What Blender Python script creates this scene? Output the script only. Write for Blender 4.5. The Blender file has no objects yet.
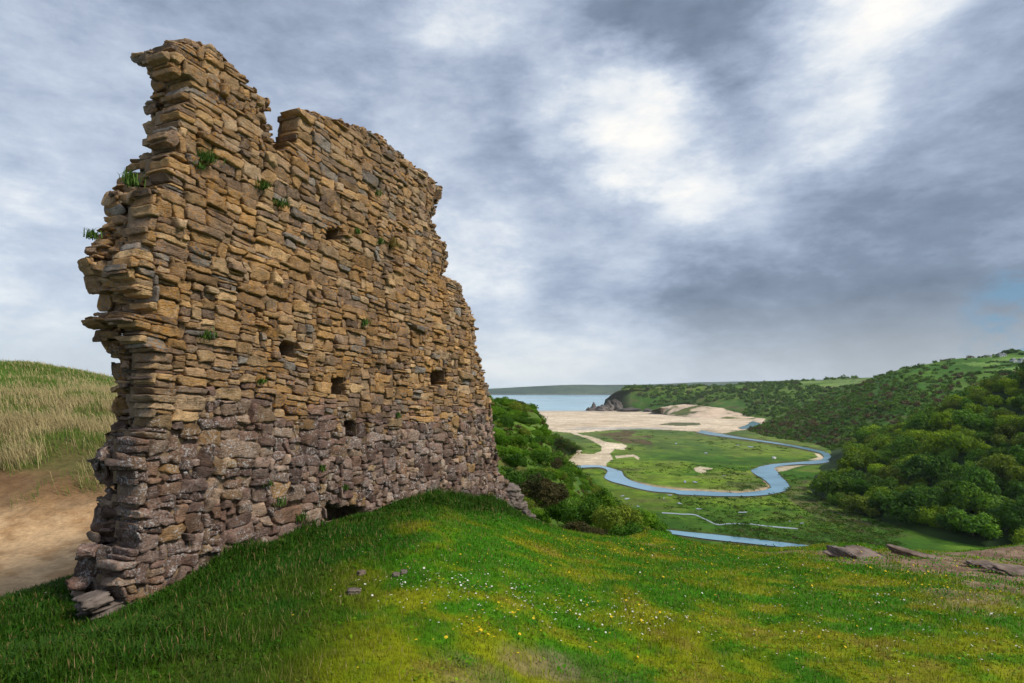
import bpy, math, random
import numpy as np
from mathutils import Vector

rng = np.random.default_rng(11)
random.seed(5)
scene = bpy.context.scene
C = scene.collection
EYE = 60.0            # eye height above the sea, metres
F = 600.0             # focal length in pixels of the 1024 px wide picture
PITCH = math.atan(46.0 / F)
SP, CP = math.sin(PITCH), math.cos(PITCH)

# ------------------------------------------------------------------ survey helpers
def ray(px, py):
    u = (np.asarray(px, float) - 512) / F
    v = (341.5 - np.asarray(py, float)) / F
    y = CP - v * SP
    return u / y, (v * CP + SP) / y          # x and z for y = 1

def P(px, py, D):                            # point at forward distance D
    a, c = ray(px, py)
    return np.array([a * D, D, EYE + c * D])

def PZ(px, py, z=4.0):                       # point on the level z
    a, c = ray(px, py)
    D = (z - EYE) / c
    return np.array([a * D, D, z])

def proj(x, y, z):
    zz = z - EYE
    f = y * CP + zz * SP
    v = -y * SP + zz * CP
    return 512 + F * x / f, 341.5 - F * v / f

# ------------------------------------------------------------------ noise
def _h(ix, iy, iz, seed):
    h = (ix.astype(np.int64) * 374761393 + iy.astype(np.int64) * 668265263 + iz.astype(np.int64) * 2147483647 + seed * 974634777) & 0xFFFFFFFF
    h = ((h ^ (h >> 13)) * 1274126177) & 0xFFFFFFFF
    h = ((h ^ (h >> 15)) * 2246822519) & 0xFFFFFFFF
    return ((h ^ (h >> 16)) & 0xFFFFFF) / float(0xFFFFFF) * 2 - 1

def vn(p, seed=0):
    p = np.asarray(p, float)
    i = np.floor(p)
    f = p - i
    f = f * f * f * (f * (f * 6 - 15) + 10)
    i = i.astype(np.int64)
    r = 0
    for dx in (0, 1):
        for dy in (0, 1):
            for dz in (0, 1):
                w = (f[..., 0] if dx else 1 - f[..., 0]) * (f[..., 1] if dy else 1 - f[..., 1]) * (f[..., 2] if dz else 1 - f[..., 2])
                r = r + w * _h(i[..., 0] + dx, i[..., 1] + dy, i[..., 2] + dz, seed)
    return r

def fbm(p, octv=4, seed=0, rough=.5):
    p = np.asarray(p, float)
    a, s, t = 1.0, 0.0, 0.0
    for k in range(octv):
        s = s + a * vn(p * (2.03 ** k) + 17.3 * k, seed + k)
        t += a
        a *= rough
    return s / t

def xy1(x, y, sc=1.0):
    return np.stack([np.asarray(x) * sc, np.asarray(y) * sc, np.zeros_like(np.asarray(x, float)) + .37], -1)

def sstep(a, b, x):
    t = np.clip((x - a) / (b - a), 0, 1)
    return t * t * (3 - 2 * t)

def lerp3(a, b, t):
    return np.asarray(a) * (1 - t[..., None]) + np.asarray(b) * t[..., None]

# ------------------------------------------------------------------ mesh helpers
def mesh(name, V, faces, mats, col=None, smooth=True, midx=None):
    """faces: list of integer arrays (n,3) or (n,4)"""
    me = bpy.data.meshes.new(name)
    V = np.ascontiguousarray(V, dtype=np.float32)
    faces = [np.asarray(f, np.int32) for f in faces if len(f)]
    nl = sum(f.size for f in faces)
    nf = sum(len(f) for f in faces)
    me.vertices.add(len(V)); me.loops.add(nl); me.polygons.add(nf)
    me.vertices.foreach_set('co', V.ravel())
    me.loops.foreach_set('vertex_index', np.concatenate([f.ravel() for f in faces]))
    sizes = np.concatenate([np.full(len(f), f.shape[1], np.int32) for f in faces])
    st = np.zeros(nf, np.int32); st[1:] = np.cumsum(sizes)[:-1]
    me.polygons.foreach_set('loop_start', st)
    me.polygons.foreach_set('use_smooth', np.full(nf, bool(smooth)))
    if midx is not None:
        me.polygons.foreach_set('material_index', np.asarray(midx, np.int32))
    if col is not None:
        at = me.attributes.new('col', 'FLOAT_COLOR', 'POINT')
        col = np.asarray(col, np.float32)
        if col.shape[1] == 3:
            col = np.concatenate([col, np.ones((len(col), 1), np.float32)], 1)
        at.data.foreach_set('color', np.ascontiguousarray(col).ravel())
    for m in (mats if isinstance(mats, (list, tuple)) else [mats]):
        me.materials.append(m)
    me.update(calc_edges=True)
    return me

def link(name, data, parent=None, loc=None, rz=0, sc=None):
    o = bpy.data.objects.new(name, data)
    C.objects.link(o)
    if parent is not None:
        o.parent = parent
    if loc is not None:
        o.location = [float(q) for q in loc]
    o.rotation_euler = (0, 0, rz)
    if sc is not None:
        o.scale = sc if isinstance(sc, (tuple, list)) else (sc,) * 3
    return o

def tag(o, label=None, cat=None, group=None, kind=None):
    if label: o['label'] = label
    if cat: o['category'] = cat
    if group: o['group'] = group
    if kind: o['kind'] = kind
    return o

def gridfaces(nu, nv):
    i = np.arange(nu * nv).reshape(nu, nv)
    return np.stack([i[:-1, :-1], i[1:, :-1], i[1:, 1:], i[:-1, 1:]], -1).reshape(-1, 4)

def cat_rom(pts, n):
    """Catmull-Rom through pts (M,k) at n samples"""
    pts = np.asarray(pts, float)
    M = len(pts)
    t = np.linspace(0, M - 1, n)
    i = np.minimum(t.astype(int), M - 2)
    f = (t - i)[:, None]
    ext = np.concatenate([[2 * pts[0] - pts[1]], pts, [2 * pts[-1] - pts[-2]]])
    p0, p1, p2, p3 = ext[i], ext[i + 1], ext[i + 2], ext[i + 3]
    return .5 * (2 * p1 + (p2 - p0) * f + (2 * p0 - 5 * p1 + 4 * p2 - p3) * f ** 2 + (3 * p1 - p0 - 3 * p2 + p3) * f ** 3)

def loft(rows, nu, nv):
    """rows: list of point lists, same length. Returns grid (nu, nv, 3): u along a row, v across the rows."""
    A = np.stack([cat_rom(r, nu) for r in rows], 0)
    G = cat_rom(A.reshape(len(rows), -1), nv).reshape(nv, nu, 3)
    return G.transpose(1, 0, 2)

# ------------------------------------------------------------------ materials
def new_mat(name):
    m = bpy.data.materials.new(name)
    m.use_nodes = True
    nt = m.node_tree
    return m, nt, nt.nodes['Principled BSDF']

class NB:
    """small node builder"""
    def __init__(self, nt):
        self.nt = nt
    def n(self, typ, **kw):
        nd = self.nt.nodes.new(typ)
        for k, v in kw.items():
            if k.startswith('_'):
                setattr(nd, k[1:], v)
            else:
                nd.inputs[k].default_value = v
        return nd
    def l(self, a, b):
        self.nt.links.new(a, b)
        return b
    def noise(self, vec, scale, detail=4, rough=.55, dist=0):
        nd = self.n('ShaderNodeTexNoise', Scale=scale, Detail=detail, Roughness=rough, Distortion=dist)
        if vec is not None: self.l(vec, nd.inputs['Vector'])
        return nd.outputs['Fac']
    def mr(self, val, a, b, c=0., d=1., smooth=True):
        nd = self.n('ShaderNodeMapRange', _interpolation_type='SMOOTHSTEP' if smooth else 'LINEAR')
        self.l(val, nd.inputs[0])
        for i, q in enumerate((a, b, c, d)): nd.inputs[i + 1].default_value = q
        return nd.outputs[0]
    def math(self, op, a, b=None, c=None, clamp=False):
        nd = self.n('ShaderNodeMath', _operation=op, _use_clamp=clamp)
        for i, q in enumerate((a, b, c)):
            if q is None: continue
            if isinstance(q, (int, float)): nd.inputs[i].default_value = q
            else: self.l(q, nd.inputs[i])
        return nd.outputs[0]
    def mix(self, fac, a, b, mode='MIX'):
        nd = self.n('ShaderNodeMix', _data_type='RGBA', _blend_type=mode)
        for key, q in ((0, fac), (6, a), (7, b)):
            if isinstance(q, (int, float)): nd.inputs[key].default_value = q
            elif isinstance(q, tuple): nd.inputs[key].default_value = (*q, 1) if len(q) == 3 else q
            else: self.l(q, nd.inputs[key])
        return nd.outputs[2]
    def vmath(self, op, a, b=None):
        nd = self.n('ShaderNodeVectorMath', _operation=op)
        for i, q in enumerate((a, b)):
            if q is None: continue
            if isinstance(q, tuple): nd.inputs[i].default_value = q
            else: self.l(q, nd.inputs[i])
        return nd
    def bump(self, h, strength, dist, bsdf, normal=None):
        nd = self.n('ShaderNodeBump', Strength=strength, Distance=dist)
        self.l(h, nd.inputs['Height'])
        if normal is not None: self.l(normal, nd.inputs['Normal'])
        self.l(nd.outputs[0], bsdf.inputs['Normal'])
        return nd.outputs[0]

def attr_mat(name, scales, amount=.35, rough=.95, bumpd=.0, bumps=.6, spec=.15):
    """a surface whose own colour is stored per vertex, mottled by noise"""
    m, nt, b = new_mat(name)
    k = NB(nt)
    co = k.n('ShaderNodeTexCoord').outputs['Object']
    col = k.n('ShaderNodeAttribute', _attribute_name='col').outputs['Color']
    hs = None
    for s in scales:
        f = k.noise(co, s, 5, .6)
        g = k.mr(f, .28, .72, 1 - amount, 1 + amount, False)
        col = k.mix(1.0, col, k.n('ShaderNodeCombineColor').outputs[0], 'MULTIPLY') if False else col
        v = k.n('ShaderNodeVectorMath', _operation='SCALE')
        k.l(col, v.inputs[0]); k.l(g, v.inputs['Scale'])
        col = v.outputs[0]
        hs = f if hs is None else k.math('ADD', hs, f)
    k.l(col, b.inputs['Base Color'])
    b.inputs['Roughness'].default_value = rough
    b.inputs['Specular IOR Level'].default_value = spec
    if bumpd: k.bump(hs, bumps, bumpd, b)
    return m

def leaf_mat(name, trans=.34, var=.25):
    m, nt, b = new_mat(name)
    k = NB(nt)
    col = k.n('ShaderNodeAttribute', _attribute_name='col').outputs['Color']
    rnd = k.n('ShaderNodeObjectInfo').outputs['Random']
    g = k.mr(rnd, 0, 1, 1 - var, 1 + var, False)
    v = k.n('ShaderNodeVectorMath', _operation='SCALE')
    k.l(col, v.inputs[0]); k.l(g, v.inputs['Scale'])
    k.l(v.outputs[0], b.inputs['Base Color'])
    b.inputs['Roughness'].default_value = .7
    b.inputs['Specular IOR Level'].default_value = .2
    t = k.n('ShaderNodeBsdfTranslucent')
    k.l(v.outputs[0], t.inputs['Color'])
    mx = k.n('ShaderNodeMixShader'); mx.inputs[0].default_value = trans
    k.l(b.outputs[0], mx.inputs[1]); k.l(t.outputs[0], mx.inputs[2])
    k.l(mx.outputs[0], nt.nodes['Material Output'].inputs['Surface'])
    return m

def stone_mat(name):
    m, nt, b = new_mat(name)
    k = NB(nt)
    co = k.n('ShaderNodeTexCoord').outputs['Object']
    at = k.n('ShaderNodeAttribute', _attribute_name='col')
    col, zone = at.outputs['Color'], at.outputs['Alpha']
    mp = k.n('ShaderNodeMapping'); mp.inputs['Scale'].default_value = (1, 1, 3.2)
    k.l(co, mp.inputs['Vector'])
    def scale(c, g):
        v = k.n('ShaderNodeVectorMath', _operation='SCALE')
        k.l(c, v.inputs[0]); k.l(g, v.inputs['Scale'])
        return v.outputs[0]
    n1 = k.noise(co, 7, 6, .6)
    n2 = k.noise(mp.outputs[0], 26, 5, .65)
    col = scale(col, k.mr(n1, .3, .7, .60, 1.40, False))
    col = scale(col, k.mr(n2, .3, .7, .72, 1.25, False))
    # orange lichen, mostly on the upper stones
    l1 = k.mr(k.noise(co, 2.1, 4, .6), .40, .62)
    l2 = k.mr(k.noise(co, 26, 6, .8), .47, .58)
    inv = k.math('MULTIPLY_ADD', zone, -.8, 1.0)
    lf = k.math('MULTIPLY', k.math('MULTIPLY', l1, l2), k.math('MULTIPLY', inv, .85))
    col = k.mix(lf, col, (.45, .205, .03))
    # pale crusty lichen, mostly low down
    w1 = k.mr(k.noise(co, 4.2, 3, .6), .40, .62)
    w2 = k.mr(k.noise(co, 34, 5, .75), .50, .60)
    wf = k.math('MULTIPLY', k.math('MULTIPLY', w1, w2), k.math('MULTIPLY_ADD', zone, .62, .30))
    col = k.mix(wf, col, (.50, .48, .46))
    # dark grime
    d1 = k.mr(k.noise(co, 11, 5, .7, .6), .54, .72)
    col = k.mix(k.math('MULTIPLY', d1, .7), col, (.045, .036, .030))
    k.l(col, b.inputs['Base Color'])
    b.inputs['Roughness'].default_value = .9
    b.inputs['Specular IOR Level'].default_value = .25
    hb = k.math('ADD', k.math('MULTIPLY', n2, 1.4), k.math('MULTIPLY', k.noise(co, 70, 4, .7), .6))
    nb = k.n('ShaderNodeBump', Strength=.6, Distance=.05)
    k.l(k.noise(mp.outputs[0], 9, 4, .6, .3), nb.inputs['Height'])
    k.bump(hb, .9, .025, b, nb.outputs[0])
    return m

def plain_mat(name, c1, c2, scale, rough=.9, bumpd=0., spec=.2):
    m, nt, b = new_mat(name)
    k = NB(nt)
    co = k.n('ShaderNodeTexCoord').outputs['Object']
    f = k.noise(co, scale, 6, .62)
    k.l(k.mix(k.mr(f, .3, .7), c1, c2), b.inputs['Base Color'])
    b.inputs['Roughness'].default_value = rough
    b.inputs['Specular IOR Level'].default_value = spec
    if bumpd: k.bump(f, .8, bumpd, b)
    return m

def water_mat(name, col, scale, bumpd, rough=.12):
    m, nt, b = new_mat(name)
    k = NB(nt)
    co = k.n('ShaderNodeTexCoord').outputs['Object']
    f = k.noise(co, scale, 3, .5)
    g = k.noise(co, scale * .08, 4, .6)
    k.l(k.mix(k.mr(g, .35, .65), tuple(c * .86 for c in col), tuple(c * 1.1 for c in col)), b.inputs['Base Color'])
    b.inputs['Roughness'].default_value = rough
    b.inputs['IOR'].default_value = 1.33
    k.bump(f, .25, bumpd, b)
    return m

M_stone = stone_mat('weathered_limestone')
M_mortar = plain_mat('earthy_mortar', (.115, .08, .05), (.235, .165, .10), 9, .95, .02)
M_turf = attr_mat('turf', (2.2, 14), .25, .95, .02)
M_slope = attr_mat('hillside', (.05, .25), .28, .95, .6)
M_valley = attr_mat('saltmarsh', (.025, .12, .45, 1.6), .28, .95, .15)
M_dune = attr_mat('dune_sand', (.6, 3.0, 9.0), .20, .95, .10)
M_far = attr_mat('far_land', (.004, .02), .3, .95, 0)
M_leaf = leaf_mat('foliage')
M_grass = leaf_mat('grass_blades', .3, 0)
M_bark = plain_mat('bark', (.05, .035, .022), (.11, .08, .055), 8, .95, .03)
M_rock = plain_mat('grey_rock', (.075, .058, .048), (.21, .17, .145), 5, .9, .03)
M_cliff = plain_mat('dark_cliff_rock', (.055, .048, .045), (.17, .145, .13), .12, .95, 1.5)
M_river = water_mat('river_water', (.16, .32, .41), .5, .05)
M_pool = water_mat('pool_water', (.30, .34, .35), .5, .05)
M_sea = water_mat('sea_water', (.22, .40, .48), .02, .4, .22)

# ------------------------------------------------------------------ camera
cam = bpy.data.cameras.new('camera')
cam.sensor_width = 36; cam.lens = 36 * F / 1024
cam.clip_start = .05; cam.clip_end = 60000
co = link('camera', cam, None, (0, 0, EYE))
co.rotation_euler = (math.pi / 2 + PITCH, 0, 0)
scene.camera = co

# ------------------------------------------------------------------ valley, beach and seabed: one sheet
def ground_z(y):
    return np.where(y < 900, 4.0, np.maximum(4.0 - (y - 900) * (4.0 / 660), -3.0))

pyr = np.concatenate([np.linspace(1900, 700, 12), np.linspace(690, 560, 26), np.linspace(558, 408, 340), np.linspace(407, 392, 40)])
Dr = 56 * F / (pyr - 387.5)
Dr = np.concatenate([Dr, np.geomspace(Dr[-1] * 1.05, 8200, 5)])
ur = np.concatenate([np.linspace(-2.2, -.6, 90), np.linspace(-.598, 1.1, 1050), np.linspace(1.11, 2.2, 60)])
DD, UU = np.meshgrid(Dr, ur, indexing='ij')
GX, GY = DD * UU, DD
GX = np.clip(GX, -8200, 8200)
GZ = ground_z(GY)
gpx, gpy = proj(GX, GY, GZ)

def inpoly(px, py, poly):
    px = np.asarray(px); py = np.asarray(py)
    r = np.zeros(px.shape, bool)
    n = len(poly)
    for i in range(n):
        x1, y1 = poly[i]; x2, y2 = poly[(i + 1) % n]
        c = ((y1 > py) != (y2 > py)) & (px < (x2 - x1) * (py - y1) / ((y2 - y1) if y2 != y1 else 1e-9) + x1)
        r ^= c
    return r

def segdist(px, py, pl):
    d = np.full(np.shape(px), 1e9)
    for (x1, y1), (x2, y2) in zip(pl[:-1], pl[1:]):
        vx, vy = x2 - x1, y2 - y1
        t = np.clip(((px - x1) * vx + (py - y1) * vy) / (vx * vx + vy * vy + 1e-9), 0, 1)
        d = np.minimum(d, np.hypot(px - x1 - t * vx, py - y1 - t * vy))
    return d

zA = lambda l: [(540 + x / 6.4, 420 + y / 6.4) for x, y in l]
zB = lambda l: [(680 + x / 6.02, 410 + y / 6.02) for x, y in l]
zC = lambda l: [(600 + x / 4.655, 490 + y / 4.655) for x, y in l]
RU = zA([(60, 352), (110, 330), (160, 309), (220, 292), (300, 288), (380, 290), (430, 300), (490, 318), (522, 328), (540, 360), (580, 385), (640, 405), (740, 428), (850, 442)]) + \
     zB([(0, 483), (130, 487), (250, 494), (350, 498), (450, 490), (520, 478), (545, 458), (500, 415), (450, 385), (430, 362), (480, 340), (560, 325), (700, 314), (790, 306), (850, 298), (865, 280), (840, 258), (760, 238), (640, 214), (500, 192), (380, 176), (270, 162), (180, 150), (100, 135)])
RL = zA([(62, 356), (112, 336), (155, 326), (210, 313), (290, 304), (370, 302), (415, 312), (432, 330), (412, 365), (450, 390), (530, 412), (620, 436), (720, 456), (850, 466)]) + \
     zB([(0, 508), (130, 514), (250, 518), (400, 518), (520, 510), (620, 490), (660, 465), (640, 430), (612, 405), (585, 372), (570, 348), (620, 335), (720, 326), (810, 324), (890, 314), (915, 288), (900, 265), (850, 246), (740, 222), (600, 198), (460, 178), (330, 158), (220, 138), (130, 122)])
CU = zB([(350, 106), (400, 90), (424, 72), (440, 67)]); CL = zB([(372, 115), (430, 107), (474, 98), (494, 84)])
BU = zC([(150, 166), (270, 178), (400, 192), (520, 203), (680, 220), (800, 235), (950, 252), (1100, 268)])
BL = zC([(160, 180), (280, 196), (400, 214), (520, 230), (680, 247), (840, 264), (940, 268), (1100, 282)])
SC = zC([(288, 106), (330, 108), (380, 112), (440, 115), (490, 136), (545, 160), (600, 157), (690, 157), (780, 168), (920, 180)])

def ribbon(name, U, L, z, mat, n=220):
    a = cat_rom([PZ(x, y, z) for x, y in U], n)
    b = cat_rom([PZ(x, y, z) for x, y in L], n)
    V = np.stack([a, a * .5 + b * .5, b], 1).reshape(-1, 3)
    o = link(name, mesh(name, V, [gridfaces(n, 3)], mat))
    return tag(o, kind='structure')

allriv = RU + RL[::-1]
rivpolys = [allriv, CU + CL[::-1], BU + BL[::-1]]
wet = np.zeros(GX.shape)
sub = (gpy > 405) & (gpy < 580) & (gpx > 480) & (gpx < 900)
ix = np.where(sub)
sx, sy = gpx[ix], gpy[ix]
inr = np.zeros(sx.shape, bool); dr = np.full(sx.shape, 99.)
for pl in rivpolys:
    inr |= inpoly(sx, sy, pl)
    dr = np.minimum(dr, segdist(sx, sy, pl + pl[:1]))
dr = np.where(inr, 0, dr)

# colour of the valley floor
def C3(*c): return np.array(c, float)
n_a = fbm(xy1(GX, GY, .012), 5, 3); n_b = fbm(xy1(GX, GY, .05), 4, 9); n_c = fbm(xy1(GX, GY, .004), 3, 5)
marsh = lerp3(C3(.036, .105, .005), C3(.130, .200, .014), sstep(-.40, .40, n_a + .7 * n_b))
marsh = lerp3(marsh, C3(.135, .125, .045), .55 * sstep(.15, .55, n_b + .3 * n_c))
tus = fbm(np.stack([GX * .16, GY * .07, GX * 0 + 2], -1), 4, 12)
marsh = marsh * (1 + .38 * tus)[..., None]
creek = np.exp(-(np.abs(fbm(np.stack([GX * .010, GY * .008, GX * 0 + 7], -1), 3, 17)) / .018) ** 2) * sstep(-.2, .2, n_c + .2)
marsh = lerp3(marsh, C3(.060, .058, .030), .6 * creek)
far_t = sstep(470, 430, gpy)
marsh = lerp3(marsh, C3(.115, .145, .050), .5 * far_t)
dn = sstep(490, 545, gpy)
marsh = lerp3(marsh, C3(.026, .080, .005), .6 * dn)
wob = 1.6 * fbm(xy1(GX, GY, .03), 4, 21); wobx = 6 * fbm(xy1(GX, GY, .012), 4, 22)
qx, qy = gpx + wobx, gpy + wob
brown = np.zeros(GX.shape)
for pl in ([(596, 434), (625, 431), (640, 431), (630, 436), (606, 436)], [(606, 437), (640, 439), (652, 441), (650, 445), (622, 443)], [(620, 436), (655, 435.5), (652, 437), (625, 437.5)]):
    brown = np.maximum(brown, inpoly(qx, qy, pl))
marsh = lerp3(marsh, C3(.10, .062, .035), .85 * brown)
pur = inpoly(qx, qy, [(795, 470), (812, 476), (806, 492), (822, 506), (860, 520), (920, 538), (870, 538), (820, 520), (790, 500), (783, 488), (795, 480)]) * sstep(-.3, .3, n_b)
marsh = lerp3(marsh, C3(.095, .065, .04), .7 * pur)
sand_c = lerp3(C3(.51, .40, .275), C3(.63, .515, .375), sstep(-.5, .5, n_a))
sandm = np.zeros(GX.shape)
beach = [(300, 400), (900, 380), (900, 414), (766, 417), (762, 424), (742, 430), (725, 433), (690, 431), (640, 428.5), (600, 431), (575, 433), (540, 430), (300, 430)]
sandm = np.maximum(sandm, inpoly(gpx + .5 * wobx, gpy + .4 * wob, beach) | (gpy < 413))
tongue = zA([(190, 60), (250, 90), (330, 110), (420, 140), (520, 150), (560, 165), (545, 190), (480, 185), (455, 215), (470, 250), (430, 275), (420, 295), (300, 290), (200, 290), (120, 300), (20, 335), (-40, 360), (-60, 340), (130, 270), (180, 262), (240, 215), (235, 170), (270, 185), (270, 215), (350, 220), (400, 195), (390, 165), (300, 120), (200, 85)])
sandm = np.maximum(sandm, .9 * inpoly(gpx + .35 * wobx, gpy + .5 * wob, tongue))
for pl in (zA([(480, 230), (600, 220), (640, 240), (630, 255), (600, 235), (490, 245)]), zB([(80, 350), (120, 340), (205, 350), (180, 358), (140, 362), (135, 382), (95, 370)]), zB([(560, 345), (600, 332), (780, 325), (700, 345), (640, 365), (580, 372)]),
           zB([(770, 300), (830, 285), (810, 262), (840, 262), (865, 282), (855, 298)]), zA([(985, 310), (1060, 305), (1060, 340), (1000, 330)])):
    sandm = np.maximum(sandm, .85 * inpoly(gpx + .15 * wobx, gpy + .15 * wob, pl))
gs = inpoly(gpx + .3 * wobx, gpy + .2 * wob, [(658, 424.6), (672, 422.6), (700, 422.8), (702, 425), (680, 426)])
cg = lerp3(marsh, sand_c, sandm)
cg = lerp3(cg, C3(.05, .075, .02), .9 * gs)
wetl = np.exp(-((gpy - 428.3 - .6 * n_c) / .9) ** 2) * sstep(560, 585, gpx) * sstep(690, 650, gpx)
cg = lerp3(cg, C3(.30, .31, .31), .75 * wetl)
wets = sstep(413.5, 410.3, gpy)
cg = lerp3(cg, C3(.33, .30, .27), .6 * wets)
edge = np.zeros(GX.shape); edge[ix] = np.exp(-(dr / 1.5) ** 2)
# grass stops in a muddy lip, with pale sand along the inner bends
inner = np.zeros(GX.shape)
inner[ix] = np.exp(-(segdist(sx, sy, zA([(560, 385), (640, 402), (740, 424), (850, 436), (1000, 446)]) + zB([(130, 482), (250, 488), (350, 492), (450, 484), (515, 470), (535, 452), (505, 425)])) / 1.1) ** 2)
cg = lerp3(cg, C3(.085, .06, .036), .75 * edge * (1 - .6 * sandm))
cg = lerp3(cg, C3(.42, .31, .20), .85 * inner)
GZ2 = GZ.copy(); t = np.zeros(GX.shape); t[ix] = np.exp(-(dr / 1.0) ** 2)
GZ2 -= .75 * t
hum = sstep(405, 440, gpy) * .35 * n_b
GZ2 += np.where(t > .02, 0, hum * (1 - np.clip(sandm, 0, 1)))
V = np.stack([GX, GY, GZ2], -1).reshape(-1, 3)
o = link('ground', mesh('ground', V, [gridfaces(len(Dr), len(ur))[:, ::-1]], M_valley, cg.reshape(-1, 3)))
tag(o, kind='structure')

ribbon('river', RU, RL, 3.55, M_river, 400)
ribbon('beach_channel', CU, CL, 3.6, M_river, 60)
ribbon('lower_river', BU, BL, 3.55, M_river, 90)
sw = .62
ribbon('stream', [(x, y - .9 * sw) for x, y in SC], [(x, y + .9 * sw) for x, y in SC], 4.12, M_pool, 120)
# shallow pools on the marsh
pools = [(679.5, 503.2, 2.6, 1.1), (698.8, 508.8, 3.2, 1.0), (742.9, 512.2, 5, 1.1), (802, 523, 2.2, 1.0), (627, 498.6, 4, .8), (615, 503, 1.4, .8), (629, 506.8, 1.6, .8), (638, 506.2, 1.6, .7), (670, 495, 2.6, .8),
         (622.5, 495.8, 2.3, .7), (664, 498, 1.4, .6), (685, 481.5, 2, 1.2), (695, 482, 3.4, .8), (751, 446.8, 4, .8), (738, 445, 2, .7), (724, 475.6, 2, .8), (676, 443.5, 1.6, .7), (790, 521, 1.6, .7), (706, 453, 3, .6)]
for i, (x, y, a, b) in enumerate(pools):
    th = np.linspace(0, 2 * np.pi, 22, endpoint=False)
    a, b = a * .75, b * .7
    rr = 1 + .28 * np.sin(2 * th + i) + .16 * np.sin(3 * th + 2.1 * i)
    pts = np.array([PZ(x + a * r * math.cos(q), y + b * r * math.sin(q), 4.25) for q, r in zip(th, rr)])
    V = np.concatenate([[pts.mean(0)], pts])
    fc = np.array([(0, 1 + k, 1 + (k + 1) % 22) for k in range(22)])[:, ::-1]
    tag(link('pool', mesh('pool', V, [fc], M_pool)), kind='structure')

# sea
n1, n2 = 60, 40
yy = np.geomspace(1380, 8200, n2); xx = np.linspace(-1, 1, n1)
X = np.linspace(-8200, 8200, n1)[:, None] * np.ones((1, n2)); Y = np.ones((n1, 1)) * yy[None]
V = np.stack([X, Y, 0 * X], -1).reshape(-1, 3)
tag(link('sea', mesh('sea', V, [gridfaces(n1, n2)], M_sea)), kind='structure')
# surf lines where the water meets the beach
M_foam = plain_mat('foam', (.55, .58, .6), (.8, .82, .83), .05)
for k, yb in enumerate((1532., 1590., 1660.)):
    xs = np.linspace(-420, 300, 240)
    ya = yb + 22 * fbm(np.stack([xs * .012, xs * 0 + k, xs * 0], -1), 3, 31)
    w = 7 * np.clip(fbm(np.stack([xs * .02, xs * 0 + 9 * k, xs * 0], -1), 3, 33) + .45, 0.02, 1)
    V = np.stack([np.stack([xs, ya, xs * 0 + .12], -1), np.stack([xs, ya + w, xs * 0 + .12], -1)], 1).reshape(-1, 3)
    tag(link('surf', mesh('surf', V, [gridfaces(240, 2)], M_foam)), kind='structure')

# ------------------------------------------------------------------ hills
def hill(name, rows, nu, nv, colf, mat, amp, nsc, seed=1, vmask=None):
    G = loft(rows, nu, nv)
    dz = amp * fbm(np.stack([G[..., 0] * nsc, G[..., 1] * nsc, G[..., 2] * 0], -1), 5, seed)
    vv = np.linspace(0, 1, nv)[None, :]
    G[..., 2] += dz * (sstep(0, .12, vv) if vmask is None else vmask(vv))
    px, py = proj(G[..., 0], G[..., 1], G[..., 2])
    col = colf(G, px, py)
    o = link(name, mesh(name, G.reshape(-1, 3), [gridfaces(nu, nv)], mat, col.reshape(-1, 3)))
    tag(o, kind='structure')
    return G

def mids(foot, ridge, ts, bulge):
    out = []
    for t, bz in zip(ts, bulge):
        r = []
        for a, b in zip(foot, ridge):
            p = np.asarray(a) * (1 - t) + np.asarray(b) * t
            p[2] = a[2] + (b[2] - a[2]) * bz
            r.append(p)
        out.append(r)
    return out

# far coast across the bay
ridge_px = [(180, 392, 5300), (300, 391, 5300), (420, 390.5, 5300), (480, 389.2, 5300), (515, 387.4, 5300), (545, 386.4, 5300), (575, 385.3, 5300), (610, 385.4, 5400), (650, 384.8, 5500), (705, 382.8, 5600), (760, 381.6, 5700), (840, 380, 5800), (1000, 379, 5900), (1200, 380, 5900)]
ridge = [P(*q) for q in ridge_px]
foot = [PZ(q[0], 395.0, -1.) for q in ridge_px]
back = [p * np.array([1.15, 1.15, 0]) + np.array([0, 0, -2.]) for p in ridge]
def col_far(G, px, py):
    n = fbm(G * .0016, 4, 4)
    c = lerp3(C3(.030, .055, .036), C3(.065, .09, .05), sstep(-.4, .4, n))
    return lerp3(c, C3(.10, .09, .08), .7 * sstep(12, 4, G[..., 2]))
hill('far_hills', [foot] + mids(foot, ridge, (.25, .6), (.38, .8)) + [ridge, back], 220, 30, col_far, M_far, 6, .0025, 3)

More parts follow.
